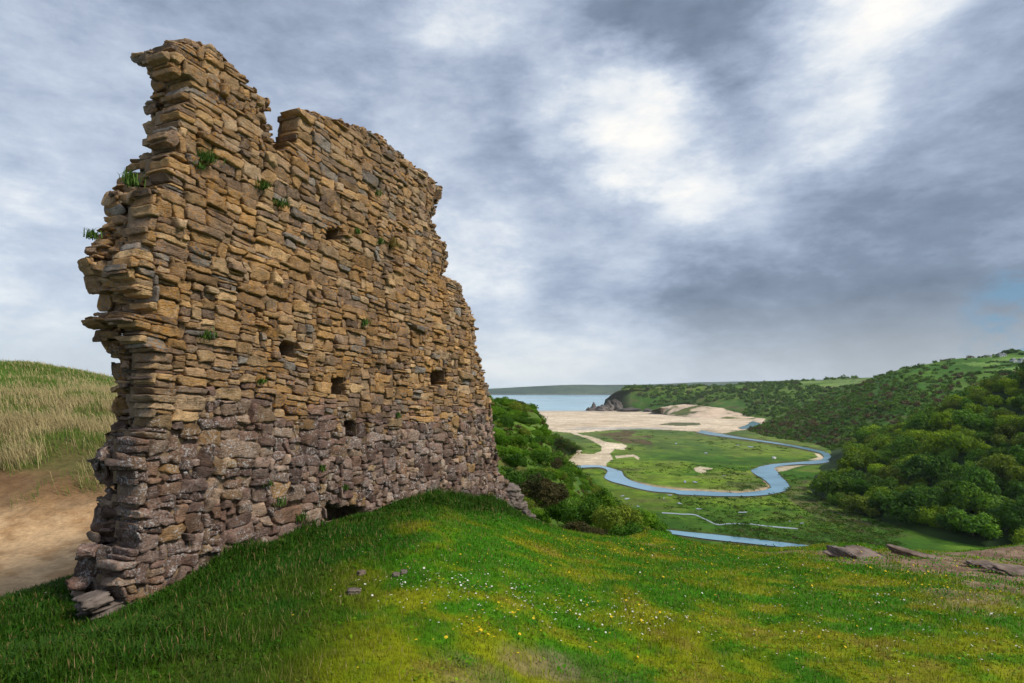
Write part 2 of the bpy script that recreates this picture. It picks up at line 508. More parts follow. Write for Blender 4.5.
# the headland with the ragged cliff at its seaward end, running on inland as a plateau of fields
hp = [(606, 400, 1585), (617, 392.5, 1600), (630, 388.8, 1640), (648, 387.8, 1680), (690, 386.6, 1720), (740, 385, 1760), (790, 382.4, 1800), (845, 379.2, 1850), (875, 377.4, 1870), (960, 372, 1880), (1100, 366, 1880)]
fp = [(603, 408.4), (613, 409.4), (630, 410.8), (650, 411.2), (685, 412), (724, 416), (758, 419), (800, 424), (860, 430), (960, 436), (1100, 444)]
ridge = [P(*q) for q in hp]
foot = [PZ(x, y, 1.0) for x, y in fp]
back = [p * np.array([1.35, 1.35, 0]) + np.array([0, 0, p[2] - 14]) for p in ridge]
def col_head(G, px, py):
    n = fbm(G * .012, 5, 14); n2 = fbm(G * .05, 4, 15)
    c = lerp3(C3(.038, .098, .010), C3(.095, .155, .018), sstep(-.35, .4, n + .5 * n2))
    c = lerp3(c, C3(.125, .085, .045), .5 * sstep(.15, .5, n2 - .3 * n))
    rock = np.clip(sstep(638, 612, px) * sstep(386, 394, py + 3 * n2) + sstep(409, 411.5, py + 1.5 * n2) * sstep(660, 650, px), 0, 1)
    c = lerp3(c, C3(.135, .12, .105), .6 * rock)
    fl = inpoly(px, py, [(800, 382.3), (874, 377.8), (874, 380), (800, 384)]) | inpoly(px, py, [(818, 385), (850, 381.5), (868, 381.5), (852, 386), (825, 387)])
    return lerp3(c, C3(.15, .22, .055), .85 * fl)
G_head = hill('headland', [foot] + mids(foot, ridge, (.2, .55), (.34, .78)) + [ridge, back], 420, 70, col_head, M_far, 7, .012, 8)

# sand dunes at the back of the beach
fpd = [(655, 411.5), (668, 415), (684, 416.5), (702, 418), (722, 419), (742, 420), (765, 421)]
rdg = [(652, 411, 1330), (668, 406.5, 1330), (682, 404.8, 1320), (700, 405.5, 1310), (718, 409, 1290), (740, 413.5, 1260), (765, 417.5, 1220)]
foot = [PZ(x, y, 2.5) for x, y in fpd]; ridge = [P(*q) for q in rdg]
back = [p * np.array([1.12, 1.12, 0]) + np.array([0, 0, 2.]) for p in ridge]
def col_sd(G, px, py):
    n = fbm(G * .02, 4, 24); n2 = fbm(G * .06, 3, 25)
    return lerp3(C3(.56, .43, .31), C3(.10, .12, .035), sstep(-.02, .2, n + .4 * n2 + .25 * sstep(420, 408, py) - .12))
hill('sand_dunes', [foot] + mids(foot, ridge, (.5,), (.55,)) + [ridge, back], 150, 40, col_sd, M_far, 6, .022, 5)

# scrub covered hill in the middle distance
fp2 = [(748, 430.6), (764, 435.6), (779, 438.8), (800, 442), (823, 447), (843, 454), (872, 462), (905, 468), (960, 475), (1040, 483), (1200, 500)]
rp2 = [(752, 429, 850), (767, 424, 860), (791, 414, 870), (821, 400, 880), (855, 386.5, 890), (879, 378.2, 890), (912, 367, 890), (946, 362, 900), (985, 357, 900), (1030, 352.5, 900), (1180, 342, 900)]
foot = [PZ(x, y, 3.5) for x, y in fp2]; ridge = [P(*q) for q in rp2]
back = [p * np.array([1.3, 1.3, 0]) + np.array([0, 0, p[2] - 6]) for p in ridge]
def col_h2(G, px, py):
    n = fbm(G * .02, 5, 34); n2 = fbm(G * .09, 4, 35)
    c = lerp3(C3(.036, .105, .010), C3(.078, .160, .014), sstep(-.35, .35, n + .4 * n2))
    low = sstep(375, 425, py + .12 * (px - 880))
    c = lerp3(c, C3(.095, .066, .032), .7 * low * sstep(-.15, .3, n2 + .4 * n))
    for pl in ([(990, 360), (1040, 355), (1040, 359.3), (1010, 361), (996, 361.5)], [(985, 371), (1012, 367.5), (1040, 366), (1040, 371), (1010, 371.5), (990, 372.5)], [(960, 363), (1000, 361.5), (1000, 366), (975, 366.5)]):
        c = lerp3(c, C3(.15, .25, .05), .8 * inpoly(px, py, pl))
    return c
G_h2 = hill('scrub_hill', [foot] + mids(foot, ridge, (.25, .6), (.3, .68)) + [ridge, back], 420, 110, col_h2, M_slope, 5, .02, 12)

# wooded hill
fp3 = [(818, 470), (808, 482), (810, 494), (826, 505), (856, 516), (895, 527), (935, 540), (990, 550), (1080, 563), (1250, 580)]
rp3 = [(826, 464, 455), (838, 459, 440), (856, 453, 425), (882, 442, 412), (914, 430, 402), (942, 418, 395), (966, 406, 387), (1000, 391, 376), (1060, 368, 360), (1200, 333, 335)]
foot = [PZ(x, y, 3.5) for x, y in fp3]; ridge = [P(*q) for q in rp3]
back = [p + np.array([50 + .2 * p[0], 190, 3.5 - p[2]]) for p in ridge]
def col_h3(G, px, py):
    n = fbm(G * .05, 4, 44)
    return lerp3(C3(.012, .030, .006), C3(.028, .055, .010), sstep(-.4, .4, n))
G_h3 = hill('wooded_hill', [foot] + mids(foot, ridge, (.3, .65), (.36, .72)) + [ridge, back], 200, 90, col_h3, M_slope, 3, .03, 15)

# our own hill: its flank running down to the river behind the ruin
RD = [np.array([-12., 12, 50.5]), np.array([-12., 42, 52.5]), np.array([-11., 95, 57.5]), P(484, 404, 180), P(492, 413, 235), P(505, 423, 290), P(520, 430, 340), P(540, 435, 390), P(552, 439, 430), P(561, 445, 480), P(569, 449, 530)]
FD = [PZ(720, 552, 3.5), PZ(694, 547, 3.5), PZ(655, 537, 3.5), PZ(625, 520, 3.5), PZ(600, 507, 3.5), PZ(572, 494, 3.5), PZ(556, 482, 3.5), PZ(545, 471.5, 3.5), PZ(556, 464, 3.5), PZ(570, 456, 3.5), PZ(580, 449.5, 3.5)]
LP = [p + np.array([-140., 20, -1]) for p in RD]
def col_fl(G, px, py):
    n = fbm(G * .05, 5, 54); n2 = fbm(G * .25, 4, 55)
    c = lerp3(C3(.036, .085, .008), C3(.085, .150, .018), sstep(-.35, .35, n + .5 * n2))
    c = lerp3(c, C3(.14, .085, .04), .6 * sstep(.2, .5, n2 - .2 * n))
    return c
G_fl = hill('hillside', [FD] + mids(FD, RD, (.3, .7), (.34, .74)) + [RD, LP], 300, 150, col_fl, M_slope, 1.6, .06, 18, lambda v: sstep(0, .1, v) * .9)

# dune behind the ruin, on the left
dpx = [-330, -120, 0, 55, 118, 220, 330, 430]
prof = [(5.5, -3.2), (8, -3.5), (11, -3.75), (15, -3.55), (18.5, -2.75), (22, -1.75), (28, -.35), (34, .9), (40, 1.6), (62, .6)]
rise = [1.25, 1.08, 1.0, .93, .78, .55, .3, .1]
rows = []
for D, zz in prof:
    r = []
    for x, k in zip(dpx, rise):
        z = zz if zz < -3 else -3.0 + (zz + 3.0) * k
        a = (x - 512) / F
        r.append(np.array([a * D, D, EYE + z]))
    rows.append(r)
def col_du(G, px, py):
    n = fbm(G * .5, 5, 64); n2 = fbm(G * 2.2, 4, 65)
    c = lerp3(C3(.33, .195, .09), C3(.50, .33, .175), sstep(-.4, .4, n2 + n))
    zr = G[..., 2] - EYE
    c = lerp3(c, C3(.115, .062, .026), .85 * sstep(-3.45, -2.95, zr + .35 * n + .12 * n2))
    c = lerp3(c, C3(.10, .085, .026), sstep(-2.8, -2.35, zr + .35 * n))
    c = lerp3(c, C3(.07, .14, .015), sstep(-1.0, .2, zr + .5 * n))
    return c
G_du = hill('dune', rows, 200, 160, col_du, M_dune, .26, .45, 19, lambda v: v * 0 + 1)

# ------------------------------------------------------------------ foreground knoll
tpx = np.array([-900, -250, 0, 75, 160, 236, 313, 430, 505, 530, 565, 600, 650, 760, 840, 900, 1024, 1250, 2200.])
tpy = np.array([640, 615, 604, 580, 552, 525, 515, 497, 510, 520, 531, 538, 543.5, 550, 549, 550, 556, 570, 620.])
tD = np.array([3., 5.6, 6.6, 7.8, 9.5, 12, 13, 15, 15.5, 15.8, 16, 16, 16.2, 17, 17, 17, 16.5, 14, 7.])
tphi = np.arctan((tpx - 512) / F)
_, tc = ray(tpx, tpy)
tz = tc * tD
tr = tD / np.cos(tphi)
bumps = [(np.array([-4.1, 5.5]), -.42, 1.35), (np.array([-3.3, 7.2]), -.12, 1.0), (P(655, 541, 15.6), .30, .55), (P(683, 548, 15.8), .08, .6), (P(850, 553, 15.2), .16, 1.0), (P(960, 566, 14.2), -.12, 1.0), (P(1030, 566, 14.8), .28, .9)]
def knoll(x, y, detail=True):
    x = np.asarray(x, float); y = np.asarray(y, float)
    r = np.hypot(x, y)
    phi = np.arctan2(x, y)
    rc = np.interp(phi, tphi, tr); zc = np.interp(phi, tphi, tz)
    m = zc / rc
    b = 1.75 / rc ** 2
    a = -m - 2 * b * rc
    z_in = -1.75 - a * r - b * r * r
    e = np.maximum(r - rc, 0)
    z_out = zc + m * e - .06 * np.minimum(e, 8) ** 2 - .96 * np.maximum(e - 8, 0)
    z = np.where(r <= rc, z_in, z_out)
    if detail:
        w = sstep(.6, 4, r)
        z = z + w * (.07 * fbm(xy1(x, y, .8), 4, 71) + .028 * fbm(xy1(x, y, 3.1), 3, 72))
        for p, h, q in bumps:
            z = z + h * np.exp(-((x - p[0]) ** 2 + (y - p[1]) ** 2) / q ** 2)
    return z + EYE

def hit(px, py):
    """where the line of sight through a point of the photograph meets the knoll"""
    a, c = ray(px, py)
    D = np.arange(1.8, 19, .04)
    z = EYE + c * D
    k = knoll(a * D, D)
    j = np.where(z <= k)[0]
    if len(j) == 0: return None
    D = D[j[0]]
    return np.array([a * D, D, float(knoll(a * D, D))])

soil = [(hit(858, 556), 1.1, .6), (hit(955, 556), 1.7, 1.0), (hit(1000, 560), 2.0, 1.0), (hit(985, 557), 1.9, 1.0), (hit(1025, 562), 1.6, 1.0), (hit(990, 570), 1.9, 1.0), (hit(955, 607), .45, .28), (hit(905, 560), .7, .5), (hit(850, 560), .75, .45), (hit(550, 668), .26, .27), (hit(520, 662), .2, .25), (hit(470, 674), .3, .2), (hit(655, 545), .55, .5), (hit(780, 553), .8, .4), (hit(1015, 590), .7, .4), (hit(600, 680), .3, .12), (hit(968, 596), .5, .3)]
def turf_col(x, y):
    n1 = fbm(xy1(x, y, .55), 4, 81); n2 = fbm(xy1(x, y, 2.2), 4, 82); n3 = fbm(xy1(x, y, 8), 2, 83)
    r = np.hypot(x, y)
    u = x / np.maximum(y, .5)
    straw = sstep(-.20, .5, n1 * .8 + n2 * .9 + .2 * n3 + .03 + .25 * np.exp(-((x + .9) / 1.6) ** 2 - ((y - 4.0) / 2.0) ** 2))
    c = lerp3(C3(.055, .185, .001), C3(.225, .252, .003), straw)
    c = lerp3(c, C3(.25, .175, .04), .5 * sstep(.3, .7, n2 + .5 * n1))
    lush_shade = np.clip(sstep(-.30, -.5, u - .03 * r + .1 * n1), 0, 1)
    c = lerp3(c, C3(.016, .070, .001), .85 * lush_shade)  # lush grass, with the shaded look of the lower left put into its colour
    s = np.zeros(np.shape(x))
    for p, q, k in soil:
        if p is None: continue
        dd = np.sqrt(((x - p[0]) / q) ** 2 + ((y - p[1]) / (q * 1.15)) ** 2)
        s = np.maximum(s, sstep(1.25, .55, dd + .35 * n2 + .2 * n3) * min(1, k * 2.2))
    return c, s

phi = np.concatenate([np.radians(np.linspace(-180, -66, 40))[:-1], np.radians(np.linspace(-66, 62, 560)), np.radians(np.linspace(62, 180, 40))[1:]])
rr = np.concatenate([[.05], np.linspace(.4, 2, 8), np.geomspace(2.1, 24, 330), np.geomspace(24.5, 70, 26)])
R_, PH = np.meshgrid(rr, phi, indexing='ij')
KX, KY = R_ * np.sin(PH), R_ * np.cos(PH)
KZ = knoll(KX, KY)
KZ = np.maximum(KZ, 2.0)
kc, ks = turf_col(KX, KY)
soilc = lerp3(C3(.15, .088, .055), C3(.27, .18, .12), sstep(-.4, .4, fbm(xy1(KX, KY, 5), 4, 91)))
kcol = lerp3(kc * .8, soilc, ks)
KZ -= .03 * ks
o = link('knoll', mesh('knoll', np.stack([KX, KY, KZ], -1).reshape(-1, 3), [gridfaces(len(rr), len(phi))[:, ::-1]], M_turf, kcol.reshape(-1, 3)))
tag(o, kind='structure')

# ------------------------------------------------------------------ the ruined wall
ANG = math.radians(24); DW = 6.0
ES = np.array([math.sin(ANG), math.cos(ANG)]); NW = np.array([math.cos(ANG), -math.sin(ANG)])
def wpt(s, o, z):
    x = s * ES[0] - (DW + o) * NW[0]
    y = s * ES[1] - (DW + o) * NW[1]
    return np.stack([x, y, z + EYE], -1)
def wproj(s, o, z):
    p = wpt(s, o, z)
    return proj(p[..., 0], p[..., 1], p[..., 2])
def wall_at(px, py, o=0.):
    a, c = ray(px, py)
    # (a D, D) . NW = -(DW+o)
    D = -(DW + o) / (a * NW[0] + NW[1])
    s = a * D * ES[0] + D * ES[1]
    return s, c * D, np.array([a * D, D, EYE + c * D])

left = [(136, 54), (134.7, 59), (142, 70), (152, 78), (153, 86), (146.4, 93), (151, 103), (146.4, 109), (149, 118), (144, 126), (145, 141), (150.8, 147), (139, 161), (127, 170), (126, 182), (104, 196), (103, 206), (108, 214), (103, 223), (98, 231), (88, 247), (85, 256), (76, 265), (85, 282), (92, 294), (104, 301), (99, 307), (104, 313), (80, 320), (84, 327), (98, 330), (98, 342), (106, 350), (115, 362), (112, 376), (112, 390), (115, 400), (112, 410), (110, 426), (105, 438), (92, 455), (88, 467), (95, 477), (93, 502), (95, 519), (90, 533), (91, 545), (76, 554), (78, 568), (73, 586), (80, 598), (95, 607), (94, 618), (96, 640), (110, 680)]
top = [(137.6, 54.5), (164, 52.5), (168, 44), (186, 43), (200.5, 46.5), (216.7, 51.5), (225.5, 64), (238.6, 77), (262, 103), (263, 110.5), (257, 118), (263, 126.6), (267, 140), (276, 153), (289, 150), (288, 126.6), (289, 115), (299, 110.5), (312, 113.5), (345, 124.5), (360, 128), (380, 137), (386, 145.6), (400.5, 156), (412, 167.6), (424, 173.5), (435.7, 188), (434, 207), (428, 219), (432.8, 233.5), (443, 248), (441.5, 263), (438.6, 277), (454.7, 284.7), (456, 290), (468.8, 315.6), (470.6, 341), (476, 363), (485, 392.6), (489, 422), (494.4, 451), (498, 469.5), (509, 484), (506, 495), (516, 508), (518, 530), (430, 560), (320, 590), (240, 620), (170, 680)]
poly = top + left[::-1]
LY = np.array([p[1] for p in left]); LX = np.array([p[0] for p in left])
endw_y = [45, 100, 150, 170, 200, 265, 400, 470, 550, 590, 640]
endw_w = [31, 34, 24, 34, 44, 50, 38, 44, 50, 44, 40]
DS, DZ = .046, .037
S0, S1, Z0, Z1 = 2.2, 13.4, -3.5, 4.8
NS, NZ = int((S1 - S0) / DS), int((Z1 - Z0) / DZ)
cs = S0 + (np.arange(NS) + .5) * DS; cz = Z0 + (np.arange(NZ) + .5) * DZ
TILT = .085
SS, ZZ = np.meshgrid(cs, cz, indexing='ij')
ZZ = ZZ - TILT * (SS - 7)      # the courses dip a little towards the far end
holes = [(290, 348, 8, 7, .6), (339.5, 384, 6, 7, .6), (352, 430, 6, 7.5, .6), (438.5, 378, 6.5, 6, .6), (335, 233.5, 6, 5, .35), (333, 516, 5, 12, .7), (352, 515, 13, 7, .4), (512, 160, 0, 0, 0)]
def active(layer):
    o_mid, o_back = {'front': (0., .3), 'mid': (.38, .47), 'deep': (.56, .66), 'back': (.74, .85)}[layer]
    px, py = wproj(SS, o_mid, ZZ)
    a = inpoly(px, py, poly)
    pb, yb = wproj(SS, o_back, ZZ)
    lim = np.interp(yb, LY, LX)
    w = np.interp(yb, endw_y, endw_w)
    jit = 7 * vn(np.stack([yb * .15, yb * 0, yb * 0 + {'front': 1, 'mid': 5, 'deep': 7, 'back': 9}[layer]], -1), 3)
    sh = {'front': w + jit, 'mid': .58 * w + jit, 'deep': .28 * w + jit, 'back': 0}[layer]
    if layer == 'front':
        p0, y0 = wproj(SS, 0., ZZ)
        a &= p0 >= np.interp(y0, LY, LX) + sh
        a &= ~((y0 < 145) & (p0 > 281) & (p0 < 299 + .25 * jit))
    else:
        # left end: the hindmost edge of the broken end makes the outline
        inside_left = (pb >= lim + sh)
        # top and right follow the front outline
        a = inside_left & inpoly(np.maximum(px, lim + 3), py, poly)
    return a
act = {l: active(l) for l in ('front', 'mid', 'deep', 'back')}
hole_depth = np.zeros((NS, NZ))
fpx, fpy = wproj(SS, 0., ZZ)
for hx, hy, a, b, dp in holes:
    hole_depth = np.maximum(hole_depth, dp * ((np.abs(fpx - hx) < a + 1.2 * (a > 0)) & (np.abs(fpy - hy) < b + 1.2 * (a > 0))))
act['front'] &= hole_depth == 0
def erode(a, n):
    for _ in range(n):
        b = a.copy()
        b[1:] &= a[:-1]; b[:-1] &= a[1:]; b[:, 1:] &= a[:, :-1]; b[:, :-1] &= a[:, 1:]
        b[0] = b[-1] = False; b[:, -1] = False
        a = b
    return a
core_act = act['deep'].copy()
for l_ in ('mid', 'deep'): act[l_] &= ~erode(act[l_], 8)
def zone_of(s, z):
    """0 upper flaggy ochre masonry, 1 lower dark masonry"""
    b = -.15 - .065 * (s - 3.9) + .14 * vn(np.stack([np.asarray(s) * 4, np.asarray(z) * 4, np.asarray(s) * 0], -1), 43) + .16 * vn(np.stack([np.asarray(s) * 1.3, np.asarray(s) * 0, np.asarray(s) * 0], -1), 41)
    return z < b
ZON = zone_of(SS, ZZ)

def lay(a, seed, big=1.0, drop=0.):
    R = random.Random(seed)
    free = a.copy()
    out = []
    for j in range(NZ):
        i = 0
        while i < NS:
            if not free[i, j]:
                i += 1; continue
            run = 0
            while i + run < NS and free[i + run, j] and run < 22: run += 1
            low = ZON[i, j]
            if low:
                h = R.choices((1, 2, 3, 4, 5, 6), (6, 20, 30, 26, 12, 5))[0]
                w = int(round(R.uniform(1.0, 2.1) * h * .8 + R.choice((0, 1, 1, 2))))
                if R.random() < .05: h, w = R.choice((5, 6, 7)), R.choice((8, 9, 10))
            else:
                h = R.choices((1, 2, 3, 4, 5), (16, 44, 28, 8, 3))[0]
                w = int(round(R.choice((3, 4, 5, 5, 6, 6, 7, 8, 9, 11)) * (.75 if h == 1 else 1) + (h > 3)))
                q_ = R.random()
                if q_ < .035: w = R.choice((10, 12, 14)); h = R.choice((2, 2, 3))
                elif q_ < .13: w = R.choice((6, 7, 8, 9)); h = R.choice((4, 4, 5))
            if drop: w = min(w, 7)
            w = max(2, int(w * big)); h = max(2 if drop else 1, int(round(h * big)))
            if run - w < 2: w = run
            w = min(w, run)
            hh = 1
            while hh < h and j + hh < NZ and free[i:i + w, j + hh].all() and ZON[i, j + hh] == low: hh += 1
            free[i:i + w, j:j + hh] = False
            if R.random() >= drop: out.append((i, j, w, hh, low))
            i += w
    return out

def box_template(nx, ny, nz):
    idx = {}; V = []; Fc = []
    def vid(i, j, k):
        key = (i, j, k)
        if key not in idx:
            idx[key] = len(V)
            V.append((2 * i / nx - 1, 2 * j / ny - 1, 2 * k / nz - 1))
        return idx[key]
    for i in range(nx):
        for k in range(nz):
            Fc.append((vid(i, 0, k), vid(i + 1, 0, k), vid(i + 1, 0, k + 1), vid(i, 0, k + 1)))
            Fc.append((vid(i, ny, k), vid(i, ny, k + 1), vid(i + 1, ny, k + 1), vid(i + 1, ny, k)))
    for j in range(ny):
        for k in range(nz):
            Fc.append((vid(0, j, k), vid(0, j, k + 1), vid(0, j + 1, k + 1), vid(0, j + 1, k)))
            Fc.append((vid(nx, j, k), vid(nx, j + 1, k), vid(nx, j + 1, k + 1), vid(nx, j, k + 1)))
    for i in range(nx):
        for j in range(ny):
            Fc.append((vid(i, j, 0), vid(i, j + 1, 0), vid(i + 1, j + 1, 0), vid(i + 1, j, 0)))
            Fc.append((vid(i, j, nz), vid(i + 1, j, nz), vid(i + 1, j + 1, nz), vid(i, j + 1, nz)))
    return np.array(V), np.array(Fc)
TV, TF = box_template(9, 4, 6)
TV = np.sign(TV) * np.abs(TV) ** .62

up_pal = np.array([.93, .82, .74]) * np.array([(.36, .235, .105), (.42, .285, .135), (.33, .235, .14), (.40, .31, .20), (.25, .19, .13), (.20, .15, .11), (.46, .34, .19), (.30, .20, .10)])
lo_pal = np.array([1.0, .88, .76]) * np.array([(.155, .105, .092), (.19, .135, .12), (.135, .10, .092), (.22, .17, .155), (.20, .135, .10), (.26, .20, .175), (.115, .082, .075), (.30, .235, .19)])
def build_stones(st, o0, o1, seed, endish=False):
    r = np.random.default_rng(seed)
    A = np.array([(i, j, w, h) for i, j, w, h, l in st], float)
    low = np.array([l for *_, l in st], bool)
    n = len(A)
    cs_ = S0 + (A[:, 0] + A[:, 2] / 2) * DS; cz_ = Z0 + (A[:, 1] + A[:, 3] / 2) * DZ
    gap = np.where(low, r.uniform(.002, .007, n), r.uniform(.003, .009, n))
    hs = A[:, 2] * DS / 2 - gap; hz = A[:, 3] * DZ / 2 - gap * .8
    hs = np.maximum(hs, .016) * np.where(low, 1.07, 1.0); hz = np.maximum(hz, .013) * np.where(low, 1.09, 1.01)
    pr = np.where(low, r.normal(0, .017, n), r.normal(0, .015, n)) + np.where(r.random(n) < .04, -.045, 0)
    if endish: pr = pr * 1.5
    of = o0 + pr; ob = np.full(n, o1) + r.uniform(-.03, .03, n)
    co_ = (of + ob) / 2; ho = (ob - of) / 2
    e = np.where(low, r.uniform(4.5, 9, n), r.uniform(10, 24, n))[:, None]
    if endish:
        e = r.uniform(2.7, 5, n)[:, None]
        hz = hz * r.uniform(1.0, 1.3, n)
        hs = hs * 1.12
    T = TV[None] + 0 * cs_[:, None, None]
    q = np.abs(T)
    nrm = (q[..., 0] ** e + (q[..., 1] ** e) + q[..., 2] ** e) ** (1 / e)
    Q = T / nrm[..., None]
    tp = r.uniform(-.16, .16, (n, 4)) * np.where(low, 1.3, 1.0)[:, None]
    X = Q[..., 0] * (1 + tp[:, :1] * Q[..., 2]) * hs[:, None]
    Z = Q[..., 2] * (1 + tp[:, 1:2] * Q[..., 0]) * hz[:, None]
    Y = Q[..., 1] * ho[:, None] + (tp[:, 2:3] * .28 * Q[..., 0] * hs[:, None] + tp[:, 3:] * .6 * Q[..., 2] * hz[:, None])
    # broken corners: each stone leans into an uneven four-sided outline
    X = X + .20 * r.normal(0, 1, (n, 1)) * hz[:, None] * Q[..., 2] + .12 * r.normal(0, 1, (n, 1)) * hs[:, None] * np.maximum(Q[..., 0] * Q[..., 2], 0)
    Z = Z + .16 * r.normal(0, 1, (n, 1)) * hz[:, None] * np.maximum(-Q[..., 0] * Q[..., 2], 0)
    if endish:
        yw = r.normal(0, .28, (n, 1))
        X, Y = X * np.cos(yw) - Y * np.sin(yw), X * np.sin(yw) + Y * np.cos(yw)
        X = X + r.normal(0, .035, (n, 1))
    rot = np.where(low, r.normal(0, .075, n), r.normal(0, .03, n))[:, None]
    if endish: rot = rot * 2
    X, Z = X * np.cos(rot) - Z * np.sin(rot), X * np.sin(rot) + Z * np.cos(rot)
    s = cs_[:, None] + X; oo = co_[:, None] + Y; z = cz_[:, None] + Z
    p = np.stack([s, oo, z], -1)
    off = r.uniform(0, 60, (n, 1, 3))
    amp = (np.where(low, .026, .020) * (2.1 if endish else 1))[:, None] * np.clip(np.minimum(hs, hz) / .05, .45, 1.35)[:, None]
    for ax, (f1, f2) in enumerate(((7, 22), (7, 22), (9, 26))):
        ns = .6 * vn(p * f1 + off + 5 * ax, 100 + ax) + .5 * vn(p * f2 + off, 110 + ax) + .22 * vn(p * f2 * 2.3 + off, 120 + ax)
        p[..., ax] += ns * amp * (1.25 if ax == 1 else 1.0)
    # courses are not dead level
    p[..., 2] += .055 * fbm(np.stack([p[..., 0] * .55, p[..., 2] * 1.1, p[..., 2] * 0], -1), 3, 130)
    p[..., 1] += .06 * fbm(np.stack([p[..., 0] * .6, p[..., 2] * .8, p[..., 2] * 0 + 4], -1), 3, 131)
    p[..., 2] -= TILT * (p[..., 0] - 7)
    W = wpt(p[..., 0], p[..., 1], p[..., 2])
    ci = r.integers(0, 8, n)
    swap = r.random(n)
    edge_d = np.abs(cz_ - TILT * (cs_ - 7) - (-.15 - .065 * (cs_ - 3.9)))
    pmix = .06 + .42 * np.exp(-(edge_d / .30) ** 2)
    colr = np.where(low[:, None], lo_pal[ci], up_pal[ci])
    colr = np.where((low & (swap < pmix))[:, None], up_pal[ci] * .8, colr)
    colr = np.where((~low & (swap < pmix) & (swap > .06))[:, None], lo_pal[ci] * 1.15, colr)
    colr = np.where((~low & (swap < .06))[:, None], C3(.22, .19, .16), colr)
    # greyer stone towards the top and the broken end
    gz = (.45 * sstep(2.2, 3.6, cz_) + (.35 if endish else 0)) * r.uniform(0, 1, n)
    colr = lerp3(colr, C3(.205, .165, .125), np.clip(gz * (~low), 0, .7))
    colr = colr * r.uniform(.66, 1.42, (n, 1))
    zz = np.where(low, 1., .0) * 1.0
    col = np.repeat(np.concatenate([colr, zz[:, None]], 1)[:, None], TV.shape[0], 1)
    return W, col, low

ruin = link('ruined_wall', None, None, wpt(7.5, .4, -2.2))
tag(ruin, 'tall broken ruined stone wall of rough ochre and purple-grey blocks standing on the grass', 'ruined wall')
ruin.location = wpt(7.5, .4, -2.2)
base = np.array(ruin.location)
def put_stones(name, sets):
    Vs, Cs, Fs, n0 = [], [], [], 0
    for W, c in sets:
        n, k = W.shape[:2]
        Vs.append(W.reshape(-1, 3) - base); Cs.append(c.reshape(-1, 4))
        Fs.append((TF[None] + (n0 + np.arange(n) * k)[:, None, None]).reshape(-1, 4)); n0 += n * k
    return link(name, mesh(name, np.concatenate(Vs), [np.concatenate(Fs)], M_stone, np.concatenate(Cs)), ruin)
fW, fC, fl = build_stones(lay(act['front'], 3), 0., .32, 21)
put_stones('upper_masonry', [(fW[~fl], fC[~fl])])
put_stones('lower_masonry', [(fW[fl], fC[fl])])
mW, mC, _ = build_stones(lay(act['mid'], 4, .95, .12), .28, .50, 22, True)
dW, dC, _ = build_stones(lay(act['deep'], 6, .9, .14), .46, .70, 24, True)
bW, bC, _ = build_stones(lay(act['back'], 5, .95, .05), .64, .88, 23, True)
put_stones('rubble_core', [(mW, mC), (dW, dC)])
put_stones('rear_masonry', [(bW, bC)])
print('stones', len(fW), len(mW), len(bW))

def slab(a, of, ob):
    """solid of the marked cells between two depths; of is an array over cells"""
    iS, jZ = np.where(a)
    V, Fc = [], []
    gi = {}
    def vid(i, j, o):
        key = (i, j, round(o, 3))
        if key not in gi:
            gi[key] = len(V)
            s, z = S0 + i * DS, Z0 + j * DZ
            V.append((s, o, z))
        return gi[key]
    for i, j in zip(iS, jZ):
        f = of[i, j]
        q = ((i, j), (i + 1, j), (i + 1, j + 1), (i, j + 1))
        Fc.append([vid(*c, f) for c in q])
        Fc.append([vid(*c, ob) for c in q[::-1]])
        for (di, dj), (c0, c1) in (((-1, 0), (q[3], q[0])), ((1, 0), (q[1], q[2])), ((0, -1), (q[0], q[1])), ((0, 1), (q[2], q[3]))):
            ni, nj = i + di, j + dj
            inb = 0 <= ni < NS and 0 <= nj < NZ and a[ni, nj]
            of2 = of[ni, nj] if inb else ob
            if of2 > f + 1e-4:
                Fc.append([vid(*c1, f), vid(*c0, f), vid(*c0, of2), vid(*c1, of2)])
    V = np.array(V)
    V[:, 1] += .06 * fbm(np.stack([V[:, 0] * .6, V[:, 2] * .8, V[:, 2] * 0 + 4], -1), 3, 131) + .02 * vn(V * 9, 77) + .012 * vn(V * 23, 78)
    V[:, 2] += .055 * fbm(np.stack([V[:, 0] * .55, V[:, 2] * 1.1, V[:, 2] * 0], -1), 3, 130)
    V[:, 2] -= TILT * (V[:, 0] - 7)
    return wpt(V[:, 0], V[:, 1], V[:, 2]) - base, np.array(Fc)
full = act['front'] | ((hole_depth > 0) & inpoly(fpx, fpy, poly))
of = np.where(ZON, .055, .070); of = np.where(hole_depth > 0, hole_depth, of)
v1, f1 = slab(erode(full, 1), of, .42)
am = core_act
v2, f2 = slab(erode(am, 5), np.full((NS, NZ), .40), .74)
V = np.concatenate([v1, v2])
link('mortar', mesh('mortar', V, [np.concatenate([f1, f2 + len(v1)])], M_mortar, smooth=False), ruin)

